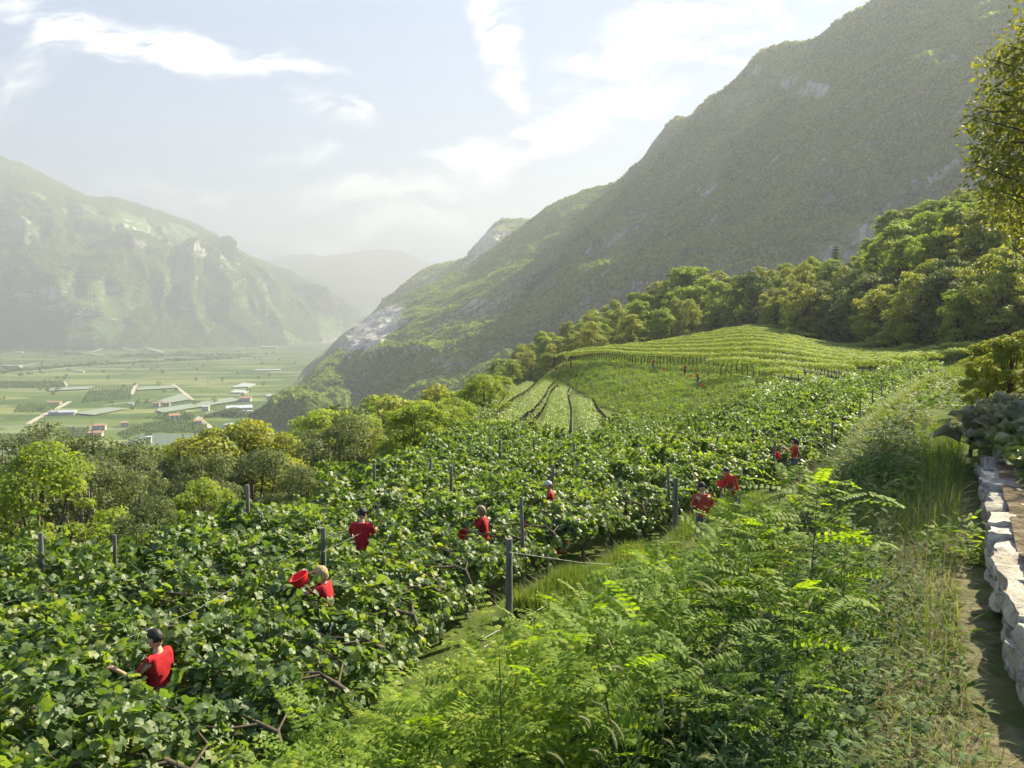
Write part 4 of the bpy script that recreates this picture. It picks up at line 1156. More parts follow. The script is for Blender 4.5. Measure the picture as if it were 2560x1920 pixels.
def vine_proto(seed, hi=True):
    """canopy spreads from the trunk line (x=0) to x=2.45; row runs along y"""
    r = np.random.default_rng(seed)
    tb = MB()
    k1 = r.uniform(-.18, .18)
    tb.tube([(0.0, 0, -.15), (.05 - k1 * .4, k1, .35), (-.10, -k1, .75), (.06, k1 * .4, .98), (.35, 0, 1.06)], [.05, .042, .036, .034, .028], 7)
    tb.tube([(.35, 0, 1.06), (.9, r.uniform(-.3, .3), 1.04), (1.6, r.uniform(-.4, .4), 1.14), (2.2, r.uniform(-.5, .5), 1.28)], [.022, .014, .009, .005], 5)
    tb.tube([(.30, 0, 1.04), (.5, .35, 1.1), (1.1, .6, 1.2), (1.9, .5, 1.36)], [.022, .015, .01, .005], 5)
    tb.tube([(.06, 0, .96), (.2, -.4, 1.04), (.8, -.6, 1.16), (1.5, -.5, 1.28)], [.02, .014, .01, .005], 5)
    def top(x, y):
        return .98 + .22 * x + .29 * vnoise(x * 1.5 + seed, y * 1.5, None, seed) + .08 * vnoise(x * 4 + seed, y * 4, None, seed + 3) - .16 * np.clip(.35 - x, 0, 1) - .14 * np.clip(x - 2.5, 0, 1) * 2
    n = 1500 if hi else 0
    x = r.beta(1.15, 1.1, n) * 2.75 - .2; y = r.uniform(-.74, .74, n)
    hol = vnoise(x * 2.1 + seed * 3, y * 2.1, None, seed + 8) > -.30 + .15 * r.normal(size=n); x, y = x[hol], y[hol]; n = len(x)
    lay = r.random(n) ** 1.7
    z = top(x, y) - lay * .42 + r.normal(size=n) * .03
    pos = [np.stack([x, y, z], 1)]
    nr = [np.stack([r.normal(size=n) * .75 - .2, r.normal(size=n) * .75 - .1, np.ones(n)], 1)]
    # hanging curtain at both edges
    for (ex, m, drop) in ((2.6, 170, .5), (-.05, 110, .35)):
        yy = r.uniform(-.72, .72, m); dz = r.random(m) ** 1.3 * drop
        pos.append(np.stack([ex + r.normal(size=m) * .10, yy, top(np.full(m, ex), yy) - dz], 1))
        nr.append(np.stack([np.full(m, 1.0 if ex > 1 else -1.0) + r.normal(size=m) * .5, r.normal(size=m) * .6, r.uniform(.1, .9, m)], 1))
    # long shoots standing up or trailing out
    for s in range(9):
        bx, by = r.uniform(.1, 2.6), r.uniform(-.65, .65)
        base = np.array((bx, by, float(top(np.array(bx), np.array(by)))))
        dr = unit(np.array((r.normal() * .6, r.normal() * .6, r.uniform(.2, 1.1))))
        m = r.integers(8, 16); t = np.linspace(0, r.uniform(.25, .55), m)
        pp = base + dr * t[:, None] + np.stack([t * 0, t * 0, -t * t * .7], 1) + r.normal(size=(m, 3)) * .035
        pos.append(pp); nr.append(r.normal(size=(m, 3)) * .8 + (0, 0, .7))
    pos = np.concatenate(pos); nr = np.concatenate(nr)
    T, B, Nn = frames(nr, r)
    tv, tf = grape_leaf()
    sz = (.043 + .052 * r.random(len(pos)))
    V, Fa = scatter(tv, tf, pos, T, B, Nn, sz)
    return tb.mesh('trunk', [M['bark']], True), mk_mesh('foliage', V, Fa, [M['vine']]), V.reshape(-1, len(tv), 3), pos


VP = [vine_proto(100 + k) for k in range(7)]
SPAC, STEP = 3.0, 1.28


def offset_curve(C, off):
    t = unit(np.gradient(C, axis=0))
    return C + np.stack([-t[:, 1], t[:, 0]], 1) * off


# foot line in fine steps
RB0 = np.array([(-7.2, .5), (-5.0, 4.4), (-3.4, 7.2), (-2.1, 9.7), (-1.7, 11.7), (-1.2, 14.2), (-.1, 17.0), (2.6, 20.2), (6.2, 23.8), (10.4, 28.5), (14.5, 33.9), (18.6, 41.1), (24.5, 51.8), (32.6, 63.2), (41.6, 76.2)])
_s = np.concatenate(([0], np.cumsum(np.linalg.norm(np.diff(RB0, axis=0), axis=1))))
FOOT = np.stack([np.interp(np.arange(0, _s[-1], .4), _s, RB0[:, k]) for k in (0, 1)], 1)
for _ in range(30):
    FOOT[1:-1] = (FOOT[:-2] + 2 * FOOT[1:-1] + FOOT[2:]) / 4
vines = []      # x, y, rz, row
ROWPATH = []
for row in range(0, 17):
    C = offset_curve(FOOT, row * SPAC)
    seg = np.concatenate(([0], np.cumsum(np.linalg.norm(np.diff(C, axis=0), axis=1))))
    pts = []
    for q in np.arange(random.uniform(0, 1), seg[-1], STEP):
        x, y = np.interp(q, seg, C[:, 0]), np.interp(q, seg, C[:, 1])
        x2, y2 = np.interp(q + .5, seg, C[:, 0]), np.interp(q + .5, seg, C[:, 1])
        if y < 3.0: continue
        px = 512 + F * x / y
        if px < -260 or px > 1000: continue
        if y > feat(px, 3) - .6: continue
        if px < 640 and y > 46: continue
        rz = math.atan2(y2 - y, x2 - x) - math.pi / 2     # local +y along the row
        pts.append((x, y))
        vines.append([x, y, rz + math.pi, row])           # local +x points to the left of the row
    if len(pts) > 1: ROWPATH.append((row, np.array(pts)))
# second block: the lobe running away left of the grassy knoll
lobe = []
for k in range(-16, 14):
    for y in np.arange(46.5, 152, STEP * 1.25):
        x = 6.0 + k * 3.15 + .085 * (y - 46) + .5 * math.sin(y * .05 + k)
        px = 512 + F * x / y
        if px > 655 or y > feat(px, 3) - 1.5: continue
        if px > np.interp(y, [46, 70, 100, 150], [640, 612, 592, 566]): continue
        if px < np.interp(y, [46, 60, 90, 110, 150], [458, 486, 499, 504, 508]): continue
        lobe.append((x, y, 3.08, k))
# third block: big upper field with straight rows
upper = []
for k in range(-12, 60):
    for y in np.arange(60, 196, 1.2):
        x = 12 + k * 6.0 - .27 * (y - 110)
        px = 512 + F * x / y
        if px < 566 or px > 990: continue
        f5, f6 = feat(px, 5), feat(px, 6)
        if y < f5 + 3.0 or y > f6 + 2: continue
        if px < 775 and y < f5 + 6: continue
        upper.append((x, y, .263 + math.pi, k))
# near field right of the knoll beyond the foot
fill = []
for k in range(-2, 40):
    for y in np.arange(46, 80, STEP * 1.15):
        x = 8 + k * 3.3 + .45 * (y - 46)
        px = 512 + F * x / y
        if px < 640 or px > 985: continue
        if y < feat(px, 1) + 1.0 or y > feat(px, 5) + 2.0: continue
        if px < 770 and y > feat(px, 3) - 1: continue
        if any((x - v[0]) ** 2 + (y - v[1]) ** 2 < 4.5 for v in vines if v[1] > 36): continue
        fill.append((x, y, -.42 + math.pi, k))
# ------------------------------------------------------------------ people: positions first, so that vines leave them room
PEO = [  # key, px of head top, py of head top, stature
    ('a', 157, 632, 1.76), ('b', 328, 568, 1.64), ('c', 361, 510, 1.78), ('d', 485, 507, 1.63), ('e', 552, 482, 1.76), ('f', 704, 488, 1.76), ('g', 737, 464, 1.70), ('h', 795, 437, 1.62)]


def solve_depth(px, py, hgt, lo, hi):
    best, bd = 1e9, lo
    for d in np.arange(lo, hi, .05):
        p = P(px, py, d)
        e = abs(p[2] - (float(H(p[0], p[1])) + hgt))
        if e < best: best, bd = e, d
    return bd, best


PPOS = {}
for key, px, py, st in PEO:
    lo, hi = {'f': (18.6, 21), 'g': (21, 23.5), 'h': (25.5, 28)}.get(key, (7, 34))
    d, e = solve_depth(px, py, st, lo, hi)
    p = P(px, py, d)
    PPOS[key] = (p[0], p[1], float(H(p[0], p[1])))
    print('person', key, 'd=%.2f err=%.2f' % (d, e))


def shift_for_people(v):
    x, y, rz = v[0], v[1], v[2]
    ax = np.array((math.cos(rz), math.sin(rz))); ay = np.array((-math.sin(rz), math.cos(rz)))
    for q in PPOS.values():
        dv = np.array((q[0] - x, q[1] - y))
        u, w = dv @ ax, dv @ ay
        if -.3 < u < .35 and abs(w) < .5:
            return True
        # low canopy between the camera and the figure
    return False


POSTS = [(509, 539, 1.75, .085, 0, 'thick round post standing in front of the bare aisle', 12, 17), (323, 528, 1.75, .06, 0, 'brown square post beside the curly haired picker', 11, 18), (219, 522, 1.75, .055, 0, 'grey post left of centre above the leaves', 12, 22),
         (40, 533, 1.75, .06, 0, 'short grey post at the far left', 9, 17), (114, 535, 1.7, .05, 0, 'small post between the far left one and the centre', 10, 18), (247, 485, 1.8, .06, 0, 'dark post in front of the big oak', 16, 27),
         (549, 465, 2.1, .06, .12, 'leaning post beside the grey capped picker', 17, 24), (676, 478, 1.7, .085, 0, 'tall dark post left of the picker seen from behind', 19, 23), (753, 428, 2.0, .07, 0, 'tall post above the stooping picker', 25, 32),
         (661, 423, 1.9, .06, .06, 'slanted post amid the middle vines', 28, 50), (734, 408, 2.0, .06, 0, 'left one of a close pair of posts', 32, 60), (737, 417, 1.8, .06, .1, 'right leaning one of a close pair of posts', 30, 60),
         (676, 417, 1.9, .06, 0, 'thin post beyond the middle vines', 30, 60), (574, 442, 2.0, .05, 0, 'thin dark post right of the left lobe vines', 22, 50), (534, 439, 1.9, .05, 0, 'short post at the near end of the lobe vines', 22, 50),
         (571, 418, 2.1, .07, 0, 'dark post within the lobe vines', 35, 80), (813, 406, 1.9, .06, 0, 'tall thin post near the grassy bank edge', 34, 60), (374, 464, 1.9, .055, 0, 'dark green post on the left rim of the vines', 18, 33),
         (451, 466, 1.9, .055, 0, 'weathered post behind the brown haired picker', 18, 36), (469, 442, 1.9, .05, 0, 'small dark post on the rim of the vines', 24, 50), (500, 440, 2.0, .065, 0, 'dark post right of the rim post', 24, 50)]
TUBS = {'b': (302, 584, -.1), 'd': (463, 538, -.05), 'e': (524, 527, -.1), 'g': (721, 487, -.3), 'h': (778, 458, -.1)}
tg = []
for key, hs in {'a': (1.62, 1.40, 1.2), 'b': (1.52, 1.32), 'c': (1.65, 1.42, 1.25, 1.1), 'd': (1.5, 1.28, 1.12), 'e': (1.62, 1.42), 'f': (1.6, 1.35, 1.1, .85), 'g': (1.5, 1.25, 1.0, .8), 'h': (1.5, 1.25, 1.0, .8)}.items():
    q = PPOS[key]
    for hh in hs:
        tg.append((q[0], q[1], q[2] + hh, .16 if hh > 1.45 else .17))
for key, (px, py, dd) in TUBS.items():
    p = P(px, py, PPOS[key][1] + dd); tg.append((p[0], p[1], p[2] + .08, .2 if key in 'bg' else .14))
for px in (540, 532): tg.append((*P(px, 503, PPOS['e'][1]), .13))
POSTP = []
for (px, py, h, r_, lean, lab, lo, hi) in POSTS:
    d, e = solve_depth(px, py, h, lo, hi); p = P(px, py, d); z = float(H(p[0], p[1])); POSTP.append((p, z, d))
    if e > .3: print('post', px, py, 'err', round(e, 2))
    if d < 45:
        for q in (.1, .3, .5) if px not in (323, 509, 676, 753) else (.1, .3, .5, .7, .9): tg.append((p[0], p[1], p[2] - q, .10))
CARVE = np.array(tg)


def carve(W):
    keep = np.ones(len(W), bool)
    dist = np.linalg.norm(W, axis=1)
    for (cx, cy_, cz, rr) in CARVE:
        c = np.array((cx, cy_, cz)); L = np.linalg.norm(c); u = c / L
        t = W @ u
        perp = np.linalg.norm(W - t[:, None] * u, axis=1)
        keep &= ~((perp < rr * (1 if True else 1)) & (t > L - 3.2) & (t < L + .12))
    for q in PPOS.values():
        keep &= ~((np.hypot(W[:, 0] - q[0], W[:, 1] - q[1]) < .30) & (W[:, 2] > q[2] + .2) & (W[:, 2] < q[2] + 1.8))
    return keep


vines = [v for v in vines if not shift_for_people(v)]
vines.sort(key=lambda v: v[0] ** 2 + v[1] ** 2)
ROWN = ['first', 'second', 'third', 'fourth', 'fifth', 'sixth', 'seventh', 'eighth', 'ninth', 'tenth', 'eleventh', 'twelfth', 'thirteenth', 'fourteenth', 'fifteenth', 'sixteenth', 'seventeenth']
near = vines[:300]; rest = vines[300:]
LMK = [(PPOS['a'][:2], 'man alone at lower left'), (PPOS['b'][:2], 'curly haired woman'), (PPOS['c'][:2], 'black capped man'), (PPOS['d'][:2], 'brown haired woman'), (PPOS['e'][:2], 'grey capped man'), (PPOS['f'][:2], 'picker with bowed cap'), (PPOS['g'][:2], 'stooping picker'), (PPOS['h'][:2], 'long haired woman')]
LMK += [(q[0][:2], nm) for q, nm in zip(POSTP, ['thick round post', 'brown square post', 'grey post at left centre', 'far left post', 'second post from left', 'post before the oak', None, 'tall dark post', 'post above the stooping picker', 'slanted post', None, None, None, None, None, None, None, 'dark green rim post', 'weathered rim post', None, None]) if nm]


def vine_label(x, y, row):
    q, nm = min(LMK, key=lambda l: (l[0][0] - x) ** 2 + (l[0][1] - y) ** 2)
    side = 'before' if y < q[1] - .8 else ('behind' if y > q[1] + .8 else ('left of' if x < q[0] else 'right of'))
    far = '' if math.hypot(q[0] - x, q[1] - y) < 2.6 else 'farther '
    return f'grape vine in the {ROWN[row]} row, {far}{side} the {nm}'

for k, (x, y, rz, row) in enumerate(near):
    s = random.uniform(.94, 1.08)
    t = thing('grape_vine', vine_label(x, y, row), 'grape vine', (x, y, float(H(x, y))), rz + random.uniform(-.06, .06), 'grape vines in the near terrace rows', (1, s, s))
    tr, fo, LV, LP = VP[k % len(VP)]
    q = t.rotation_euler.z; z0 = t.location.z
    if CARVE.any() and y < 31:
        wx = x + LP[:, 0] * math.cos(q) - LP[:, 1] * s * math.sin(q); wy = y + LP[:, 0] * math.sin(q) + LP[:, 1] * s * math.cos(q)
        kp = carve(np.stack([wx, wy, z0 + LP[:, 2] * s], 1))
        if not kp.all():
            gv_, gf_ = grape_leaf(); nk = int(kp.sum())
            fo = mk_mesh('foliage', LV[kp].reshape(-1, 3), (gf_[None] + (np.arange(nk) * len(gv_))[:, None, None]).reshape(-1, 3), [M['vine']])
    link('trunk', tr, t); link('foliage', fo, t)
print('vines near', len(near), 'rest', len(rest), 'lobe', len(lobe), 'upper', len(upper), 'fill', len(fill))


def vine_mass(name, plants, nleaf, sz, label, mat, width=2.6, length=1.3, hscale=1.0, stick=True, hedge=False, seed=7):
    r = np.random.default_rng(seed)
    A = np.array([(p[0], p[1], p[2]) for p in plants])
    n = len(A)
    z0 = H(A[:, 0], A[:, 1])
    idx = np.repeat(np.arange(n), nleaf)
    m = len(idx)
    x = r.random(m) * width - .1; y = (r.random(m) - .5) * length
    ca, sa = np.cos(A[idx, 2]), np.sin(A[idx, 2])
    wx = A[idx, 0] + x * ca - y * sa; wy = A[idx, 1] + x * sa + y * ca
    z = (1.05 + .18 * x * 2.6 / width + .22 * vnoise(wx * .9, wy * .9, None, 4) - (r.random(m) ** 1.6) * .5 + r.normal(size=m) * .05) * hscale
    if hedge:
        th = r.uniform(-.25, math.pi + .25, m); q = 1 - .35 * r.random(m) ** 2
        bump = 1 + .34 * vnoise(wx * .8, wy * .8, None, 4) + .40 * vnoise(wx * 2.6, wy * 2.6, None, 14); q = np.where((r.random(m) < .10) & (np.sin(th) > .5), 1.0 + .6 * r.random(m), q)
        x = width / 2 + np.cos(th) * width / 2 * q * bump; zz = (1.62 + .10 * x + np.sin(th) * .24 * q * bump) * hscale + r.normal(size=m) * .06
        wx = A[idx, 0] + x * ca - y * sa; wy = A[idx, 1] + x * sa + y * ca
        on = np.stack([np.cos(th) * ca * .5, np.cos(th) * sa * .5, np.abs(np.sin(th)) + .3], 1)
        pos = np.stack([wx, wy, z0[idx] + zz], 1)
        T, B, Nn = frames(on + r.normal(size=(m, 3)) * .42, r)
        tv, tf = leaf_quad(1.0, .85, .2)
        V, Fa = scatter(tv, tf, pos, T, B, Nn, sz * (.65 + .7 * r.random(m)))
    edge = r.random(m) < .16
    x = np.where(edge, np.where(r.random(m) < .5, width, -.05), x)
    wx = A[idx, 0] + x * ca - y * sa; wy = A[idx, 1] + x * sa + y * ca
    z = np.where(edge, z - r.random(m) * .4, z)
    pos = np.stack([wx, wy, z0[idx] + z], 1)
    if A[:, 1].min() < 40: pos = pos[carve(pos)]; m = len(pos)
    nr = r.normal(size=(m, 3)) * .6 + (.15, -.1, 1)
    T, B, Nn = frames(nr, r)
    if not hedge:
        tv, tf = grape_leaf() if sz < .12 else leaf_quad(1.0, .85, .2)
        V, Fa = scatter(tv, tf, pos, T, B, Nn, sz * (.65 + .7 * r.random(m)))
    o = link(name, mk_mesh(name, V, Fa, [mat]))
    tag(o, label, 'vineyard', kind='stuff')
    if stick:
        tv = np.array([(-.04, 0, -.2), (.04, 0, -.2), (.03, .05, 1.35), (-.03, -.05, 1.35), (0, -.04, -.2), (0, .04, -.2), (.05, .03, 1.35), (-.05, -.03, 1.35)])
        tf = np.array([(0, 1, 2, 3), (4, 5, 6, 7)])
        sc_ = 1 + A[:, 1] / 130
        pos = np.c_[A[:, 0], A[:, 1], z0]
        T = np.tile((1., 0, 0), (n, 1)) * sc_[:, None]; B = np.tile((0, 1., 0), (n, 1)) * sc_[:, None]; Nn = np.tile((0, 0, 1.), (n, 1))
        V, Fa = scatter(tv, tf, pos, T, B, Nn, 1.0)
        tk = link('trunk', mk_mesh('trunk', V, Fa, [M['bark']]), o)
        tk['kind'] = 'stuff'


if rest: vine_mass('vineyard', rest, 420, .085, 'vines filling the middle of the terrace beyond the nearest rows', M['vine'], seed=7)
if fill: vine_mass('vineyard', fill, 260, .11, 'vines between the terrace rows and the wide upper field', M['vine'], 2.8, 1.6, seed=8)
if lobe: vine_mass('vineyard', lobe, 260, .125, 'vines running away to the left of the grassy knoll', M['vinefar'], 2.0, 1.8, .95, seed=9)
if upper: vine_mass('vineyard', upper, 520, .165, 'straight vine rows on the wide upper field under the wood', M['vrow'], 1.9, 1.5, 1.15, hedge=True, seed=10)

# ------------------------------------------------------------------ trellis posts and wires
for (px, py, h, r_, lean, lab, lo, hi), (p, z, d) in zip(POSTS, POSTP):
    h2 = p[2] - z
    s = 1 + max(0, d - 20) / 60
    o = link('trellis_post', MB().tube([(0, 0, -.3), (lean * .5, 0, h2 * .5), (lean, .02, h2)], [r_ * s * .8, r_ * s * .78, r_ * .72 * s], 8).mesh('trellis_post', [M['post']], True), None, (p[0], p[1], z))
    tag(o, lab, 'trellis post', 'posts of the vine trellis')
rp = random.Random(8)
for row, pts in ROWPATH:
    k0 = rp.randrange(3)
    for k, (x, y) in enumerate(pts[k0::rp.choice((4, 5, 5))]):
        if y < 15 or y > 60 or row > 12: continue
        if any(abs(proj(x, y, -4)[0] - q[0]) < 16 and abs(proj(x, y, -4)[1] - q[1]) < 40 for q in [(p_[1], p_[2]) for p_ in PEO]): continue
        z = float(H(x, y)); h2 = rp.uniform(1.65, 2.05); ln = rp.uniform(-.1, .1)
        o = link('trellis_post', MB().tube([(0, 0, -.3), (ln * .5, 0, h2 * .5), (ln, .02, h2)], [.045, .045, .04], 6).mesh('trellis_post', [M['post']], True), None, (x, y, z))
        q, nm = min(LMK, key=lambda l: (l[0][0] - x) ** 2 + (l[0][1] - y) ** 2)
        tag(o, f'slim post in the {ROWN[row]} vine row, ' + ('before' if y < q[1] else 'behind') + f' the {nm}', 'trellis post', 'posts of the vine trellis')
# wires along the nearest rows
def wire(pts, r_, lab):
    o = link('trellis_wire', MB().tube(pts, r_, 5, False).mesh('trellis_wire', [M['wire']], True))
    tag(o, lab, 'wire', 'wires of the vine trellis')


for row, pts in ROWPATH[1:6]:
    sel = pts[::3]
    if len(sel) < 3: continue
    for hz, nm in ((.7, 'lower'), (1.2, 'upper')) if row < 1 else ((1.3, 'upper'),):
        w3 = [(x, y, float(H(x, y)) + hz) for x, y in sel if y < 34]
        if len(w3) > 2:
            wire(w3, .0016, f'{nm} steel wire along the {ROWN[row]} vine row from the bank')
for k, (a, b) in enumerate([((470, 655, 12.2), (720, 508, 24)), ((480, 640, 13), (700, 520, 22)), ((560, 628, 14.0), (668, 540, 20))]):
    pa, pb = P(*a), P(*b)
    wire([pa, (pa + pb) / 2 - (0, 0, .08), pb], .004, ['lowest slack steel wire beside the leafy bank', 'second slack steel wire beside the leafy bank', 'short bright steel wire over the bare aisle'][k])
for k, (a, b) in enumerate([((509, 552, 12.6), (640, 566, 15)), ((323, 552, 13.5), (420, 500, 22)), ((60, 548, 15), (114, 545, 14.8))]):
    pa, pb = P(*a), P(*b)
    wire([pa, (pa + pb) / 2 - (0, 0, .05), pb], .003, ['wire tied to the thick round post', 'wire crossing the back of the black capped picker', 'wire joining the two left posts'][k])

# ------------------------------------------------------------------ false acacia saplings on the bank
def robinia_leaf(r, L=None):
    """one compound leaf along +x from the origin; returns verts, faces (3)"""
    L = L or r.uniform(.22, .37)
    npair = int(r.integers(7, 11))
    t = np.linspace(.15, .97, npair)
    droop = r.uniform(.12, .3)
    pos, T, Bb, Nn, sc_ = [], [], [], [], []
    up = r.uniform(-.15, .35)
    for q in t:
        c = np.array((q * L, 0, up * L * q - droop * L * q * q))
        for sd in (-1, 1):
            ax = unit(np.array((.28, sd, -.12 + r.normal() * .12)))
            pos.append(c + ax * .022); T.append(ax); Nn.append(unit(np.array((r.normal() * .12, r.normal() * .1 - sd * .0, 1.0)))); sc_.append((.75 + .35 * math.sin(math.pi * (q * .8 + .1))) * r.uniform(.85, 1.1))
    pos.append(np.array((L * 1.02, 0, up * L - droop * L * 1.04))); T.append(np.array((1., 0, -.2))); Nn.append(np.array((0, 0, 1.))); sc_.append(1.0)
    pos, T, Nn = np.array(pos), unit(np.array(T)), np.array(Nn)
    Nn = unit(Nn - (Nn * T).sum(1, keepdims=True) * T); Bb = np.cross(Nn, T)
    lv = np.array([(-.018, 0, 0), (-.006, .0085, .002), (.009, .009, .002), (.021, 0, -.001), (.009, -.009, .002), (-.006, -.0085, .002)])
    lf = np.array([(0, 1, 5), (1, 2, 4), (1, 4, 5), (2, 3, 4)])
    V, Fc = scatter(lv, lf, pos, T, Bb, Nn, np.array(sc_) * 1.28)
    w = .0012
    q = np.linspace(0, 1, 5)
    c = np.stack([q * L, 0 * q, up * L * q - droop * L * q * q], 1)
    RV = np.concatenate([c + (0, w, 0), c - (0, w, 0)])
    RF = np.array([f for i in range(4) for f in ((i, i + 1, i + 6), (i, i + 6, i + 5))]) + len(V)
    return np.concatenate([V, RV]), np.concatenate([Fc, RF])


def robinia_proto(seed, h=1.15, nl=46, spread=.42):
    r = np.random.default_rng(seed)
    sb = MB(); VV, FF, n0 = [], [], 0
    stems = []
    bend = r.normal(size=2) * .12
    main = np.array([(bend[0] * q * q, bend[1] * q * q, h * q) for q in np.linspace(0, 1, 8)])
    stems.append(main); sb.tube([(0, 0, -.12)] + [tuple(p) for p in main], [.010] + list(np.linspace(.009, .002, 8)), 5, False)
    for k in range(6):
        q = r.uniform(.25, .85); b0 = np.array([np.interp(q, np.linspace(0, 1, 8), main[:, j]) for j in range(3)])
        a = k * 2.3 + r.normal() * .4; L = spread * (1.15 - q) * r.uniform(.9, 1.5) + .12
        e = np.array([b0 + np.array((math.cos(a) * L * s, math.sin(a) * L * s, L * (.75 * s + .1 * s * s))) for s in np.linspace(0, 1, 5)])
        stems.append(e); sb.tube(e, np.linspace(.005, .0015, 5), 4, False)
    for k in range(nl):
        st = stems[0] if k % 3 == 0 else stems[r.integers(0, len(stems))]
        q = r.uniform(.12, 1.0); m = len(st)
        b0 = np.array([np.interp(q, np.linspace(0, 1, m), st[:, j]) for j in range(3)])
        lv, lf = robinia_leaf(r)
        a = k * 2.39996 + r.normal() * .3; el = r.uniform(-.15, .55) + (.4 if q > .93 else 0); roll = r.normal() * .35
        R = np.array(Matrix.Rotation(a, 3, 'Z') @ Matrix.Rotation(-el, 3, 'Y') @ Matrix.Rotation(roll, 3, 'X'))
        VV.append(lv @ R.T + b0); FF.append(lf + n0); n0 += len(lv)
    return sb.mesh('stem', [M['stem']], True), mk_mesh('leaves', np.concatenate(VV), np.concatenate(FF), [M['robinia']])


RP = [robinia_proto(200 + k, random.uniform(.95, 1.35), 60 + 4 * k) for k in range(7)]


def bank_coord(x, y):
    """0 at the top edge of the bank, 1 at its foot"""
    x = np.asarray(x, float)
    xt = np.interp(y, BT[:, 1], BT[:, 0]); xf = np.interp(y, BFT[:, 1], BFT[:, 0])
    return (xt - x) / np.maximum(xt - xf, .5)


robs = []
def try_rob(x, y, md):
    for q in robs:
        if (x - q[0]) ** 2 + (y - q[1]) ** 2 < md * md: return False
    robs.append((x, y)); return True


def density_ok(px, py):
    """outline of the sapling thicket as it lies on the bank"""
    top = np.interp(px, [240, 300, 340, 400, 440, 480, 560, 640, 700, 760, 800, 850, 880], [800, 745, 710, 705, 685, 665, 632, 602, 565, 545, 580, 700, 760])
    return py > top


cnt = 0
for _ in range(9000):
    y = random.uniform(1.9, 21); x = random.uniform(-8, 6)
    bc = float(bank_coord(x, y))
    if bc < .10 or bc > 1.02: continue
    z = float(H(x, y)); px, py = proj(x, y, z + .55)
    if px > 905 or px < 120 or py > 1000: continue
    if not density_ok(px, py): continue
    if px > 700 and py > 600 and random.random() < .85: continue
    if px > 740 and random.random() < .5: continue
    if y < 3.3: continue
    if not try_rob(x, y, .38 if y < 6 else .38): continue
    cnt += 1
    if cnt > 295: break
extra = [(812, 492, 1.35, 4, 5.6), (845, 545, 1.0, 4, 5.0), (792, 600, 1.1, 3, 4.4)]
GR_S = 'false acacia saplings on the bank'
for k, (x, y) in enumerate(robs):
    s = random.uniform(.6, .95) if y > 6 else random.uniform(.72, 1.02)
    px, _ = proj(x, y, float(H(x, y)))
    where = 'low at left beside the last vines' if px < 330 else 'below the curly haired woman' if px < 430 else 'below the thick round post' if px < 520 else 'below the bare aisle' if px < 600 else 'below the red crate' if px < 680 else 'below the cap wearing picker' if px < 740 else 'below the stooping picker' if px < 800 else 'beside the foxtails'
    where0 = 'at the lower left end of the bank' if px < 420 else ('in the middle of the bank' if px < 620 else 'on the upper bank below the grasses')
    dd = 'close to the camera' if y < 5 else ('halfway down' if y < 10 else 'near the vine rows')
    t = thing('acacia_sapling', f'false acacia sapling {where}, {dd}', 'sapling', (x, y, float(H(x, y))), random.uniform(0, 6.28), GR_S, (s, s, s))
    st, lv = RP[k % len(RP)]
    link('stem', st, t); link('leaves', lv, t)
for (px, py, h, lo, hi) in extra:
    d, e = solve_depth(px, py, h, lo, hi)
    p = P(px, py, d); z = float(H(p[0], p[1])); s = (p[2] - z) / 1.2
    t = thing('acacia_sapling', ['tallest false acacia sapling, standing free above the bank at right', 'slim false acacia sapling right of the tallest one', 'false acacia sapling just below the tallest one'][extra.index((px, py, h, lo, hi))], 'sapling', (p[0], p[1], z), random.uniform(0, 6), GR_S, (s * .9, s * .9, s))
    st, lv = RP[3]
    link('stem', st, t); link('leaves', lv, t)
print('saplings', len(robs))


# ------------------------------------------------------------------ grasses and weeds
def blades(name, n, sampler, h, w, mat, label, cat='grass', lean=.35, seed=1, seg=3, droop=.35):
    r = np.random.default_rng(seed)
    x, y = sampler(r, n)
    n = len(x)
    z = H(x, y) - .01
    d = np.hypot(x, y)
    a = r.uniform(0, 2 * math.pi, n)
    hh = h(x, y, r) if callable(h) else h * r.uniform(.5, 1.2, n)
    ww = np.maximum(w * r.uniform(.6, 1.2, n), d * .00075)
    ld = np.stack([np.cos(a), np.sin(a), 0 * a], 1); sd = np.stack([-np.sin(a), np.cos(a), 0 * a], 1)
    le = np.abs(r.normal(size=n)) * lean
    V = []
    base = np.stack([x, y, z], 1)
    for k in range(seg + 1):
        t = k / seg
        c = base + ld * (hh * (le * t + droop * t * t * le))[:, None] + np.stack([0 * x, 0 * x, hh * t * (1 - droop * le * t)], 1)
        wd = ww * (1 - t) ** .6 * .5
        if k < seg:
            V.append(c - sd * wd[:, None]); V.append(c + sd * wd[:, None])
        else:
            V.append(c)
    K = 2 * seg + 1
    V = np.stack(V, 1).reshape(-1, 3)
    b = np.arange(n)[:, None] * K
    Q = np.concatenate([b + np.array((2 * k, 2 * k + 1, 2 * k + 3, 2 * k + 2)) for k in range(seg - 1)]) if seg > 1 else np.zeros((0, 4), int)
    Tt = b + np.array((2 * seg - 2, 2 * seg - 1, 2 * seg))
    o = link(name, mk_mesh(name, V, [Q, Tt] if len(Q) else [Tt], [mat]))
    return tag(o, label, cat, kind='stuff')


def clump(x, y, f=1.3, s=2):
    return vnoise(x * f, y * f, None, s)


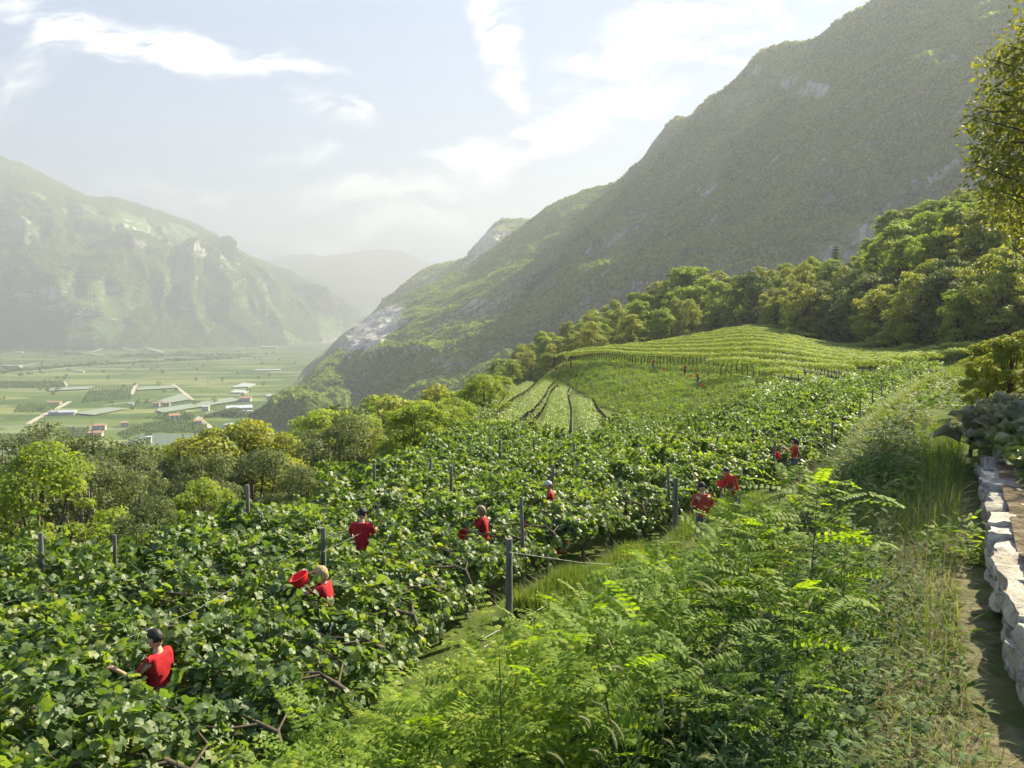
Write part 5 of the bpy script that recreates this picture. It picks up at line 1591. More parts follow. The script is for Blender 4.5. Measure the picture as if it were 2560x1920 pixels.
def in_bank(r, n, y0, y1, lo=-.12, hi=1.0, pw=1.0, thin=.3):
    out = []
    tot = 0
    while tot < n:
        y = y0 + (y1 - y0) * r.random(n) ** pw
        b = r.uniform(lo, hi, n)
        xt = np.interp(y, BT[:, 1], BT[:, 0]); xf = np.interp(y, BFT[:, 1], BFT[:, 0])
        x = xt - b * (xt - xf)
        k = clump(x, y) > r.uniform(-1, 1, n) - .6 * 1
        k &= x < wall_x(y) - .25
        pc = wall_x(y) - .6
        k &= ~((np.abs(x - pc) < .62) & (y < 9) & (r.random(n) > .2))
        out.append(np.stack([x[k], y[k]], 1)); tot += k.sum()
    o = np.concatenate(out)[:n]
    return o[:, 0], o[:, 1]


def polar2(p0, p1, d0, d1):
    def s(r, n):
        px = r.uniform(p0, p1, n); d = d0 + (d1 - d0) * r.random(n)
        return (px - 512) / F * d, d
    return s


def weeds(name, n, sampler, sz, hmax, mat, label, seed):
    r = np.random.default_rng(seed)
    x, y = sampler(r, n); n = len(x)
    per = 9
    idx = np.repeat(np.arange(n), per); m = len(idx)
    hh = r.uniform(.15, 1, n) * hmax * (1 + .5 * clump(x, y, 1.4, 8))
    a = r.uniform(0, 6.28, m)
    t = r.random(m)
    rad = .10 * r.random(m) * (1.3 - t)
    px_, py_ = x[idx] + np.cos(a) * rad, y[idx] + np.sin(a) * rad
    pos = np.stack([px_, py_, H(x, y)[idx] + hh[idx] * t], 1)
    out = np.stack([np.cos(a), np.sin(a), np.full(m, .25) + r.normal(size=m) * .3], 1)
    T = unit(out); Nn = unit(np.array((0, 0, 1.)) + r.normal(size=(m, 3)) * .35); Nn = unit(Nn - (Nn * T).sum(1, keepdims=True) * T); B = np.cross(Nn, T)
    lv = np.array([(0, 0, 0), (.5, .22, .05), (1.1, .2, .02), (1.7, 0, -.18), (1.1, -.2, .02), (.5, -.22, .05)])
    lf = np.array([(0, 1, 5), (1, 2, 4), (1, 4, 5), (2, 3, 4)])
    V, Fc = scatter(lv, lf, pos, T, B, Nn, sz * (.5 + r.random(m)))
    return tag(link(name, mk_mesh(name, V, Fc, [mat])), label, 'weeds', kind='stuff')


blades('grass', 60000, lambda r, n: in_bank(r, n, 1.2, 9, -.5, .25, 1.3), lambda x, y, r: r.uniform(.05, .22, len(x)) * (1 + .5 * clump(x, y, 1.1, 9)), .006, M['grass'], 'lush grass on the near part of the bank', lean=.9, seed=21)
blades('grass', 60000, lambda r, n: in_bank(r, n, 7, 26, -.3, 1.0, 1.4), lambda x, y, r: r.uniform(.15, .5, len(x)), .010, M['grass'], 'tall grass on the bank running up beside the vines', lean=.75, seed=22, seg=4, droop=.5)
blades('grass', 120000, lambda r, n: in_bank(r, n, 15, 85, -.25, 1.4, 1.3), lambda x, y, r: r.uniform(.2, .6, len(x)) * (1 + .5 * clump(x, y, .8, 19)), .026, M['grass'], 'rough grass where the bank meets the upper field', seed=23)
blades('grass', 110000, lambda r, n: in_bank(r, n, 1.0, 14, -.9, .22, 1.25), lambda x, y, r: r.uniform(.03, .13, len(x)) * (1 + .6 * clump(x, y, 1.6, 19)), .005, M['grass'], 'short turf and weeds beside the footpath', lean=.9, seed=20)
weeds('undergrowth', 1800, lambda r, n: in_bank(r, n, 1.2, 12, -.7, .2, 1.2), .022, .10, M['grass'], 'low clover like weeds beside the footpath', 36)
blades('dry_grass', 95000, lambda r, n: in_bank(r, n, 1.2, 11, -.45, .2, 1.2), lambda x, y, r: r.uniform(.03, .14, len(x)), .005, M['drygrass'], 'cut dry grass littering the footpath', lean=1.4, seed=24)
blades('dry_grass', 2600, lambda r, n: in_bank(r, n, 4, 30, -.1, .6, 1.2), lambda x, y, r: r.uniform(.4, .85, len(x)), .004, M['drygrass'], 'bleached grass stalks standing on the bank', lean=.6, seed=25)


def polar(pxr, f0, f1):
    def s(r, n):
        px = r.uniform(*pxr, n); u = r.random(n)
        d0 = np.array([feat(p, f0) if isinstance(f0, int) else f0 for p in px]) ; d1 = np.array([feat(p, f1) if isinstance(f1, int) else f1 for p in px])
        d = d0 + (d1 - d0) * u
        x, y = (px - 512) / F * d, d
        k = clump(x, y, .35, 5) > r.uniform(-1, 1, n) - .7
        return x[k], y[k]
    return s


blades('grass', 75000, polar((520, 775), 4, 6), lambda x, y, r: r.uniform(.25, .8, len(x)) * (1 + .6 * clump(x, y, .3, 6)), .05, M['grass'], 'rough grass covering the knoll between the vine fields', lean=.8, seed=26, seg=2)
blades('grass', 30000, polar((566, 780), 6, 7), lambda x, y, r: r.uniform(.1, .3, len(x)), .07, M['weed'], 'short grass under the rows of the upper field', seed=27, seg=2)  # dark weed colour paints the shade between the rows into this grass
blades('grass', 26000, polar((440, 566), 3, 5), lambda x, y, r: r.uniform(.3, .9, len(x)), .06, M['grass'], 'grassy edge falling away left of the lobe vines', seed=28, seg=2)
blades('grass', 50000, polar((100, 760), 1, 3), lambda x, y, r: r.uniform(.03, .10, len(x)), .012, M['grass'], 'mown grass in the aisles between the vine rows', seed=29, seg=2)
blades('grass', 20000, polar((770, 1050), 6, 8), lambda x, y, r: r.uniform(.2, .7, len(x)), .07, M['grass'], 'grass strip under the edge of the wood', seed=30, seg=2)


weeds('undergrowth', 13000, lambda r, n: in_bank(r, n, 1.4, 6.5, -.1, 1.0, 1.2), .033, .34, M['weed'], 'dark leafy weeds under the saplings near the camera', 31)
weeds('undergrowth', 9000, lambda r, n: in_bank(r, n, 1.5, 5.5, -.02, .45, 1.1), .036, .5, M['weed'], 'dark bushy weeds between the saplings and the footpath', 40)
weeds('undergrowth', 9000, lambda r, n: in_bank(r, n, 5, 22, -.05, 1.0, 1.2), .05, .5, M['weed'], 'leafy weeds over the middle of the bank', 32)
weeds('undergrowth', 20000, lambda r, n: in_bank(r, n, 8, 60, -.1, 1.05, 1.2), .055, .5, M['grass'], 'pale green weeds along the bank beside the vines', 33)
weeds('undergrowth', 11000, polar((520, 775), 4, 6), .2, .6, M['robinia'], 'bright brambles scattered on the grassy knoll', 34)
weeds('undergrowth', 5000, polar((440, 530), 3, 5), .2, 1.2, M['robinia'], 'bright shrubs on the left rim of the lobe vines', 35)


blades('grass', 80000, polar2(850, 1010, 26, 98), lambda x, y, r: r.uniform(.2, .75, len(x)) * (1 + .5 * clump(x, y, .4, 19)), .05, M['grass'], 'grass on the ridge above the upper field', lean=.6, seed=38, seg=2)
weeds('undergrowth', 5000, polar2(850, 1000, 18, 80), .09, .5, M['grass'], 'weeds on the ridge above the upper field', 39)

# foxtail grass tufts
def foxtail_proto(seed):
    r = np.random.default_rng(seed)
    sb = MB(); hv = []; hf = []; n0 = 0
    LV, LF, nl = [], [], 0
    for k in range(int(r.integers(5, 9))):
        a = r.uniform(0, 6.28); L = r.uniform(.55, .95); le = r.uniform(.12, .5)
        t = np.linspace(0, 1, 9)
        c = np.stack([np.cos(a) * le * L * t ** 1.6, np.sin(a) * le * L * t ** 1.6, L * (t - .22 * le * t ** 3)], 1) + np.array((r.normal() * .04, r.normal() * .04, 0))
        sb.tube(c, np.linspace(.0022, .0010, 9), 4, False)
        # seed head: soft curved spike set with bristles
        dr = unit(c[-1] - c[-2]); hl = r.uniform(.06, .10); nb = 120
        q = r.random(nb); side = unit(np.cross(dr, (0, 0, 1.)) + 1e-6)
        hc = c[-1] + dr * (q * hl)[:, None] + np.array((math.cos(a), math.sin(a), -.9)) * (.35 * hl * q ** 2)[:, None]
        th = r.uniform(0, 6.28, nb)
        up = np.cross(side, dr)
        o = unit(np.cos(th)[:, None] * side + np.sin(th)[:, None] * up + dr * .9)
        bl = .016 * np.sin(np.pi * (q * .85 + .12))[:, None]
        w = np.cross(o, dr) * .0011
        V = np.stack([hc - w, hc + w, hc + o * bl], 1).reshape(-1, 3)
        hv.append(V); hf.append(np.arange(nb * 3).reshape(-1, 3) + n0); n0 += len(V)
        core = MB().tube([c[-1] + dr * s * hl + np.array((math.cos(a), math.sin(a), -.9)) * .35 * hl * s * s for s in (0, .3, .6, 1)], [.003, .005, .0045, .0015], 5)
        for kk, ff in core.F.items():
            for g_ in ff:
                hf.append(np.array([(f[0], f[1], f[2]) for f in g_] + ([(f[0], f[2], f[3]) for f in g_] if kk == 4 else [])) + n0)
        cv = np.concatenate(core.V); hv.append(cv); n0 += len(cv)
    # leaves
    n = 46
    a = r.uniform(0, 6.28, n); L = r.uniform(.2, .5, n); le = r.uniform(.45, 1.3, n)
    for i in range(n):
        t = np.linspace(0, 1, 6)
        c = np.stack([math.cos(a[i]) * L[i] * le[i] * t, math.sin(a[i]) * L[i] * le[i] * t, L[i] * (t - .55 * le[i] * t ** 2) + r.uniform(0, .0)], 1)
        s = np.array((-math.sin(a[i]), math.cos(a[i]), 0)) * .006
        w = (1 - t ** 2)[:, None]
        V = np.concatenate([c - s * w, c + s * w]); LV.append(V)
        LF.append(np.array([(k, k + 1, k + 7, k + 6) for k in range(5)]) + nl); nl += 12
    return (sb.mesh('stalk', [M['grass']]), mk_mesh('seed_head', np.concatenate(hv), np.concatenate([f for f in hf]), [M['foxhead']]), mk_mesh('blade', np.concatenate(LV), np.concatenate(LF), [M['grass']]))


FX = [foxtail_proto(300 + k) for k in range(5)]
fx_pts = []
r_ = random.Random(4)
while len(fx_pts) < 85:
    y = r_.uniform(2.4, 10.5); x = float(np.interp(y, BT[:, 1], BT[:, 0])) + r_.uniform(-1.3, .5) * (1 if y < 6 else .8)
    z = float(H(x, y)); px, py = proj(x, y, z + .5)
    if not (640 < px < 960): continue
    if x > wall_x(y) - 1.15: continue
    if any((x - a) ** 2 + (y - b) ** 2 < .05 for a, b in fx_pts): continue
    fx_pts.append((x, y))
for k, (x, y) in enumerate(fx_pts):
    s = r_.uniform(.65, 1.05)
    pos = 'right beside the footpath' if x > np.interp(y, BT[:, 1], BT[:, 0]) - .1 else 'on the shoulder of the bank'
    dd = 'nearest the camera' if y < 4 else ('in the middle distance' if y < 7 else 'farther up the path')
    t = thing('foxtail_grass', f'tuft of foxtail grass with bristly heads {pos}, {dd}', 'grass tuft', (x, y, float(H(x, y)) - .01), r_.uniform(0, 6.28), 'foxtail grass tufts by the path', (s, s, s))
    a_, b_, c_ = FX[k % 5]
    link('stalk', a_, t); link('seed_head', b_, t); link('blade', c_, t)

# ------------------------------------------------------------------ dry stone wall, garden bed, brassicas
def stone_wall():
    r = np.random.default_rng(9)
    mb = MB()
    d = WL
    s = np.concatenate(([0], np.cumsum(np.linalg.norm(np.diff(d, axis=0), axis=1))))
    end = float(np.interp(9.6, d[:, 1], s))
    q = float(np.interp(1.6, d[:, 1], s))
    while q < end:
        L = r.uniform(.20, .46)
        qm = q + L / 2
        cx, cy_ = np.interp(qm, s, d[:, 0]), np.interp(qm, s, d[:, 1])
        x2, y2 = np.interp(qm + .1, s, d[:, 0]), np.interp(qm + .1, s, d[:, 1])
        ang = math.atan2(y2 - cy_, x2 - cx)
        z0 = float(H(cx, cy_)) - .12
        tops = []
        hh = r.uniform(.38, .50)
        wid = r.uniform(.26, .38)
        # two courses: lower block and cap block
        for (za, zb, wv, lv) in ((0, hh * r.uniform(.35, .45), wid * .95, L * .97), (None, hh * r.uniform(.66, .74), wid * r.uniform(.85, 1), L * 1.0), (None, hh, wid, L * .98)):
            if za is None: za = zprev + .006
            zprev = zb
            n = 7
            g = np.linspace(-1, 1, n)
            P3 = []; Fc = []; off = 0
            for axis in range(3):
                for sg in (-1, 1):
                    a_, b_ = np.meshgrid(g, g, indexing='ij')
                    c_ = np.full_like(a_, sg)
                    pts = [None] * 3; pts[axis] = c_; pts[(axis + 1) % 3] = a_; pts[(axis + 2) % 3] = b_
                    P3.append(np.stack([p.ravel() for p in pts], 1))
                    f = grid_faces(n, n)
                    Fc.append((f if sg > 0 else f[:, ::-1]) + off); off += n * n
            p = np.concatenate(P3)
            # rounded box with chipped faces
            rr = np.linalg.norm(p, axis=1, keepdims=True)
            p = p * (.90 + .10 * (1.25 / np.maximum(rr, 1.0)))
            wx = p * (lv / 2, wv / 2, (zb - za) / 2)
            off3 = np.array((qm * 3.1, za * 7, r.random() * 50))
            nz = np.stack([fbm(*(wx * 5 + off3 + k * 9).T, oct=4, seed=k) for k in range(3)], 1)
            wx = wx + nz * (.028, .040, .026)
            tilt = r.normal() * .09
            wx[:, 2] += wx[:, 0] * tilt + (za + zb) / 2
            co, si = math.cos(ang), math.sin(ang)
            wy = wx[:, 1] - wv * .5 + r.normal() * .02
            X = cx + wx[:, 0] * co - wy * si; Y = cy_ + wx[:, 0] * si + wy * co
            mb.add(np.c_[X, Y, wx[:, 2] + z0], np.concatenate(Fc))
        q += L * .98
    return mb.mesh('stone_wall', [M['stone']], True)


tag(link('stone_wall', stone_wall()), 'low white limestone wall along the right side of the footpath', 'stone wall')
# raised garden soil behind the wall
M['soil'] = noise_mat('garden_soil', [(.3, (.06, .045, .03)), (.5, (.12, .09, .06)), (.7, (.22, .18, .12))], 7, 1, 9, .04, 16, .1)
gy = np.linspace(1.4, 15, 70); gu = np.linspace(.14, 6.5, 34)
GX = wall_x(gy)[:, None] + gu[None, :]; GY = np.repeat(gy[:, None], 34, 1)
GZ = H(wall_x(gy), gy)[:, None] * 1.0 + .36 + .02 * gu[None, :] + .05 * fbm(GX * 2.2, GY * 2.2, oct=4, seed=8)
GZ = np.where(GY > 11.5, GZ - (GY - 11.5) * .12, GZ)
tag(link('garden_bed', mk_mesh('garden_bed', np.c_[GX.ravel(), GY.ravel(), GZ.ravel()], grid_faces(70, 34), [M['soil']], True)), 'raised soil of the kitchen garden', 'garden bed', kind='structure')


def bed_z(x, y):
    return float(H(wall_x(y), y)) + .36 + .02 * (x - float(wall_x(y))) - max(0, y - 11.5) * .12


def brassica(seed, mat, nl=19, size=.30, h=.62):
    r = np.random.default_rng(seed)
    sb = MB(); sb.tube([(0, 0, -.1), (.02, .01, h * .4), (0, .03, h * .75)], [.028, .024, .018], 7)
    lb = MB()
    VV, FF, n0 = [], [], 0
    for k in range(nl):
        u = k / nl
        a = k * 2.4 + r.normal() * .2; el = .05 + 1.2 * u + r.normal() * .12
        L = size * (1.15 - .45 * u) * r.uniform(.85, 1.15); pet = .13 * (1.2 - u)
        z0 = h * (.12 + .6 * u)
        nu, nv = 9, 7
        s, t = np.meshgrid(np.linspace(0, 1, nu), np.linspace(-1, 1, nv), indexing='ij')
        wd = L * .42 * np.sin(np.pi * np.clip(s, 0.02, .98) ** .8) ** .55
        x = pet + s * L; y = t * wd
        z = .10 * L * (t ** 2) * 2 + .20 * L * np.sin(s * 2.2) - .22 * L * s ** 2.4 + .025 * np.sin(s * 9 + t * 5 + k) * np.abs(t) - .03 * (1 - np.abs(t)) ** 6
        V = np.stack([x.ravel(), y.ravel(), z.ravel()], 1)
        R = np.array(Matrix.Rotation(a, 3, 'Z') @ Matrix.Rotation(-el, 3, 'Y') @ Matrix.Rotation(r.normal() * .25, 3, 'X'))
        V = V @ R.T + (0, 0, z0)
        lb.add(V, grid_faces(nu, nv))
        sb.tube([(0, 0, z0 - .03), tuple(R @ np.array((pet * .5, 0, -.01)) + (0, 0, z0)), tuple(R @ np.array((pet + .1 * L, 0, 0)) + (0, 0, z0))], [.010, .008, .005], 5, False)
    return sb.mesh('stalk', [M['stem']], True), lb.mesh('leaves', [mat], True)


BR = [brassica(1, M['cabbage']), brassica(2, M['cabbage'], 22, .33, .70), brassica(3, M['cabbage2'], 17, .20, .32), brassica(4, M['cabbage'], 20, .30, .60), brassica(5, M['cabbage2'], 15, .18, .28)]
BP = [(958, 432, 10.3, 3, 'grey leaved brassica leftmost, leaning over the grass'), (972, 405, 11.2, 0, 'grey brassica behind the leftmost one'), (990, 398, 10.6, 1, 'tall grey brassica in the middle of the clump'),
      (1012, 402, 9.6, 1, 'tall brassica at the right frame edge'), (1000, 380, 11.8, 0, 'brassica at the back of the clump'), (1020, 386, 11.4, 3, 'brassica at the back right of the clump'), (985, 432, 9.9, 0, 'brassica at the near end of the clump'),
      (1022, 432, 8.9, 3, 'broad leaved brassica low at the right edge'), (992, 453, 9.3, 2, 'small green cabbage just above the wall end'), (1008, 458, 8.7, 4, 'small green cabbage right of the wall end'), (1022, 462, 8.2, 2, 'small green cabbage at the frame edge'),
      (1004, 446, 9.3, 2, 'green cabbage between wall end and grey brassicas'), (1018, 478, 7.6, 4, 'lowest small green cabbage beside the wall'), (1050, 420, 8.8, 1, 'grey brassica cut by the right frame edge'), (1048, 392, 10.2, 0, 'grey brassica behind the one cut by the frame')]
for (px, py, d, kd, lab) in BP:
    px += 13
    # pixel marks the middle of the plant; stand it on the bed there
    p = P(px, py, d); z = bed_z(p[0], p[1])
    if p[0] < wall_x(p[1]) + .1: z = float(H(p[0], p[1])) + (.3 if p[1] > 9.5 else .36)
    s = (1.0 if kd in (2, 4) else .9)
    t = thing('brassica', lab, 'cabbage plant', (p[0], p[1], z - .02), random.uniform(0, 6.28), 'brassicas in the garden bed', (s, s, s))
    a_, b_ = BR[kd]
    link('stalk', a_, t); link('leaves', b_, t)
# small weeds on the bed and a young vine shoot at the wall foot
def bed_s(r, n):
    y = r.uniform(2, 11, n); x = wall_x(y) + .3 + r.random(n) * 2.0
    return x, y
o = weeds('undergrowth', 900, bed_s, .035, .14, M['cabbage2'], 'small weeds on the garden soil', 41)
o.location.z = .36
def shrub_s(cx, cy_, rr):
    def s(r, n):
        a = r.uniform(0, 6.28, n); q = rr * np.sqrt(r.random(n)); return cx + q * np.cos(a), cy_ + q * np.sin(a)
    return s
p = P(960, 545, 6.3)
o = weeds('creeper', 26, shrub_s(p[0] - .05, 6.3, .28), .055, .6, M['robinia'], 'x', 42)
o['kind'] = 'thing'; tag(o, 'small leafy creeper growing at the foot of the white wall', 'creeper')
del o['kind']

# overhanging tree at the right edge
def edge_tree():
    r = np.random.default_rng(77)
    base = np.array((11.6, 13.2, float(H(11.6, 13.2)) + .2)); top = np.array((11.0, 13.0, 5.6))
    tb = MB(); tb.tube([base - (0, 0, .4), base * .6 + top * .4 + (.1, 0, 0), base * .3 + top * .7, top], [.19, .14, .10, .03], 8)
    lobes = []
    for (px, py, d, rad) in [(1000, 62, 13, .42), (1022, 50, 13.2, .4), (1008, 95, 13, .5), (992, 112, 12.8, .42), (976, 118, 12.6, .22), (1020, 118, 13.3, .6), (990, 142, 12.8, .42), (1004, 165, 13, .5), (984, 168, 12.7, .3), (1020, 160, 13.2, .6), (996, 190, 13, .42), (1016, 200, 13.2, .5),
                             (1005, 130, 13.4, .5), (1035, 80, 13, .7), (1050, 130, 13.4, .9), (1050, 190, 13.4, .9), (1040, 230, 13.6, .5), (1085, 60, 13, .9), (1100, 150, 13, 1.2), (1100, 230, 13, 1.0), (1150, 100, 13, 1.2), (1150, 200, 13, 1.2), (1060, 20, 13.2, .8), (1120, 0, 13.4, 1.0), (1026, 28, 13.4, .25), (1012, 222, 13.4, .3)]:
        c = P(px, py, d); lobes.append((c, rad))
        tz = min(max(c[2] - .9, .3), 5.2); st = base + (top - base) * ((tz - base[2]) / (top[2] - base[2]))
        tb.tube([st, (st + c) / 2 + (0, r.normal() * .3, .15 + r.normal() * .35), c, c + unit(c - st) * rad * .7], [.03, .02, .01, .004], 5, False)
    w = np.array([l[1] ** 2.2 for l in lobes]); w /= w.sum()
    n = 15000; idx = r.choice(len(lobes), n, p=w)
    C = np.array([l[0] for l in lobes])[idx]; R = np.array([l[1] for l in lobes])[idx]
    d = unit(r.normal(size=(n, 3)))
    nzv = 1 + .45 * vnoise(C[:, 0] * 5 + d[:, 0] * 2.5, d[:, 1] * 2.5, C[:, 2] * 5 + d[:, 2] * 2.5, 5)
    pos = C + d * (R * r.random(n) ** .45 * nzv)[:, None]
    tdir = np.stack([-.5 + r.normal(size=n) * .6, r.normal(size=n) * .6, -.8 + r.normal(size=n) * .4], 1)
    T, B, Nn = frames(r.normal(size=(n, 3)) + (0, 0, .4), r, unit(tdir))
    lv = np.array([(0, 0, 0), (.45, .26, .03), (1.0, 0, -.16), (.45, -.26, .03)])
    V, Fc = scatter(lv, np.array([(0, 1, 2, 3)]), pos, T, B, Nn, .10 * (.6 + .7 * r.random(n)))
    t = thing('tree', 'tall tree with drooping yellow green leaves overhanging the right edge', 'tree', tuple(base))
    mt = tb.mesh('trunk', [M['bark']], True); mt.transform(Matrix.Translation(-Vector(base)))
    mc = mk_mesh('crown', V - base, Fc, [M['cherry']])
    link('trunk', mt, t); link('crown', mc, t)


M['cherry'] = leaf_mat('cherry_leaf', [(0.0, (.11, .14, .03)), (.5, (.19, .21, .045)), (1.1, (.33, .32, .08))], .6, .42, (1.4, 1.4, .4), 1.2, .5)
edge_tree()
for (px, py, d, lab) in [(1012, 347, 15, 'reddish green shrub behind the brassicas'), (990, 352, 16.5, 'low olive shrub left of the reddish one')]:
    p = P(px, py, d); z = float(H(p[0], p[1])); s = max(.05, (p[2] - z) / 10 + .03)
    t = thing('shrub', lab, 'shrub', (p[0], p[1], z), 1.0, None, (s, s, s))
    link('stem', PROTO['broad_near'][0], t); link('foliage', PROTO['broad_near'][1], t)


# ------------------------------------------------------------------ people
def skin_mesh(name, verts, edges, radii, mats, sub=2, root=0):
    me = bpy.data.meshes.new(name + '_cage'); me.from_pydata([tuple(v) for v in verts], edges, [])
    o = bpy.data.objects.new(name + '_cage', me); COL.objects.link(o)
    md = o.modifiers.new('s', 'SKIN'); md.use_smooth_shade = True
    sv = me.skin_vertices[0].data
    for k, r_ in enumerate(radii):
        sv[k].radius = r_ if isinstance(r_, tuple) else (r_, r_)
        sv[k].use_root = (k == root)
    if sub:
        ss = o.modifiers.new('d', 'SUBSURF'); ss.levels = sub; ss.render_levels = sub
    dg = bpy.context.evaluated_depsgraph_get()
    ev = o.evaluated_get(dg)
    out = bpy.data.meshes.new_from_object(ev)
    out.name = name
    bpy.data.objects.remove(o); bpy.data.meshes.remove(me)
    out.materials.clear()
    for m in mats: out.materials.append(m)
    for p in out.polygons: p.use_smooth = True
    return out


def mesh_np(me):
    V = np.empty(len(me.vertices) * 3); me.vertices.foreach_get('co', V)
    return V.reshape(-1, 3), [tuple(p.vertices) for p in me.polygons]


def ico(sub=3):
    bm = bmesh.new(); bmesh.ops.create_icosphere(bm, subdivisions=sub, radius=1)
    V = np.array([v.co[:] for v in bm.verts]); Fc = np.array([[v.index for v in f.verts] for f in bm.faces]); bm.free()
    return V, Fc


ICO = ico(3)


def person(label, loc, rz, pose, shirt='red', trousers='jeans', hair='hair_dark', hairstyle='short', cap=None, hands=True, lean=0.0, twist=0.0, st=1.72, female=False, head_pitch=.15, group=None):
    """local +y is the way the person faces; pose = dict of arm joints (x right, y forward, z up) for a 1.72 m body"""
    t = thing('person', label, 'person', loc, rz, group, (st / 1.72,) * 3)
    piv = np.array((0, 0, .95))
    def up(p):      # bend of the upper body about the hips
        p = np.array(p, float) - piv
        c, s = math.cos(lean), math.sin(lean)
        p = np.array((p[0], p[1] * c + p[2] * s, -p[1] * s + p[2] * c))
        c, s = math.cos(twist), math.sin(twist)
        return np.array((p[0] * c - p[1] * s, p[0] * s + p[1] * c, p[2])) + piv
    sw = .165 if female else .185
    V = []; E = []; R = []
    def add(p, r_, par=None):
        V.append(np.array(p)); R.append(r_ if isinstance(r_, tuple) else (r_, r_)); k = len(V) - 1
        if par is not None: E.append((par, k))
        return k
    pel = add((0, 0, .95), (.14, .11))
    s1 = add(up((0, .01, 1.12)), (.125, .10), pel); ch = add(up((0, .0, 1.30)), (.15, .11), s1); nb = add(up((0, -.015, 1.44)), (.07, .06), ch)
    nk = add(up((0, .005, 1.51)), .05, nb); nk2 = add(up((0, .02, 1.56)), .05, nk)
    arms = {}
    for sd, nm in ((-1, 'L'), (1, 'R')):
        sh = add(up((sd * sw, -.01, 1.405)), .056, ch)
        el = pose.get('el' + nm, (sd * (sw + .06), .03, 1.14)); wr = pose.get('wr' + nm, (sd * (sw + .02), .22, 1.00))
        el = (el[0] * .84, el[1], el[2]); el, wr = up(el), up(wr)
        e_ = add(el, .040, sh); w_ = add(wr, .027, e_)
        dr = unit(wr - el)
        side = unit(np.cross(dr, (0, 0, 1.)) + 1e-5)
        pm = add(wr + dr * .055, (.036, .020), w_)
        arms[nm] = (up((sd * sw, -.01, 1.405)), el, wr)
        if hands:
            upv = np.cross(side, dr)
            for q, (o_, L) in enumerate(((-.030, .060), (-.010, .072), (.010, .068), (.029, .052))):
                b_ = add(wr + dr * .085 + side * o_, .010, pm)
                m_ = add(wr + dr * (.085 + L * .55) + side * o_ * 1.15 - upv * .012, .0085, b_)
                add(wr + dr * (.085 + L * .85) + side * o_ * 1.15 - upv * .036, .0075, m_)
            th = add(wr + dr * .045 - side * sd * .038, .011, pm); add(wr + dr * .085 - side * sd * .055 - upv * .012, .009, th)
        legs = pose.get('leg' + nm, ((sd * .105, .03, .50), (sd * .115, -.02, .09)))
        hp = add((sd * .09, 0, .90), .088, pel)
        kn = add(legs[0], .058, hp); an = add(legs[1], .036, kn)
        fo = add((legs[1][0] + sd * .015, legs[1][1] + .13, .035), (.042, .028), an)
    bmz = skin_mesh('body', V, E, R, [M['skin']], 1, pel)
    bv, bf = mesh_np(bmz)
    # head: ovoid with brow, nose, lips, chin, ears
    hv = ICO[0].copy()
    x, y, z = hv[:, 0].copy(), hv[:, 1].copy(), hv[:, 2].copy()
    hx = x * .075 * (1 - .18 * np.clip(-z, 0, 1)); hy = y * .095 * (1 - .05 * np.clip(-z, 0, 1)) + .012 * np.clip(-z, 0, 1); hz = z * .118
    front = np.clip(y, 0, 1)
    hy += .026 * front * np.exp(-((x / .17) ** 2) - ((z + .12) / .20) ** 2)      # nose
    hy += .008 * front * np.exp(-((x / .30) ** 2) - ((z + .52) / .12) ** 2)      # lips
    hy += .012 * front * np.exp(-((x / .35) ** 2) - ((z + .86) / .16) ** 2)      # chin
    hy -= .012 * front * np.exp(-(((np.abs(x) - .36) / .16) ** 2) - ((z - .06) / .12) ** 2)   # eye hollows
    hx += np.sign(x) * .014 * np.exp(-((y / .16) ** 2) - ((z + .06) / .22) ** 2) * (np.abs(x) > .7)   # ears
    hd = np.stack([hx, hy, hz], 1)
    hp_ = head_pitch
    yaw = pose.get('yaw', 0.0)
    Rm = np.array(Matrix.Rotation(yaw + twist, 3, 'Z') @ Matrix.Rotation(-hp_ - lean * .6, 3, 'X'))
    hc = up((0, .03, 1.62))
    mb = MB(); mb.V.append(bv); mb.n = len(bv)
    for f in bf: mb.F.setdefault(len(f), []).append(np.array([f]))
    mb.add(hd @ Rm.T + hc, ICO[1])
    link('body', mb.mesh('body', [M['skin']], True), t)
    eb = MB()
    for sx in (-1, 1):
        eb.add((ICO[0] * (.012, .006, .007) + (sx * .027, .082, .006)) @ Rm.T + hc, ICO[1])
    link('eyes', eb.mesh('eyes', [M['hair_dark']], True), t)
    # hair
    hh = ICO[0].copy(); X, Y, Z = hh.T
    r_h = {'short': .010, 'curly': .034, 'bob': .024, 'long': .020}[hairstyle]
    keep = (Z > .10 + .55 * np.clip(Y, 0, 1)) | ((Y < -.05) & (Z > (-.45 if hairstyle == 'short' else -.95)))
    if hairstyle in ('curly', 'bob', 'long'):
        keep |= (np.abs(X) > .45) & (Y < .35) & (Z > -.8)
    inner = .93
    nz = 1 + (fbm(X * 4, Y * 4, Z * 4, oct=3, seed=4) * (.10 if hairstyle == 'curly' else .035))
    k_ = np.where(keep, 1.0, 0.0)[:, None]
    full = hh * (np.array((.075, .095, .118)) + r_h) * nz[:, None]
    shr = hh * (.055, .07, .09)
    hv2 = (full * k_ + shr * (1 - k_)) @ Rm.T + hc + Rm @ np.array((0, -.006, .008))
    hb = MB(); hb.add(hv2, ICO[1])
    if hairstyle == 'long':
        hb.tube([hc + Rm @ np.array((0, -.10, .02)), hc + Rm @ np.array((0, -.13, -.08)), hc + Rm @ np.array((.01, -.12, -.20))], [.035, .045, .02], 8)
    link('hair', hb.mesh('hair', [M[hair]], True), t)
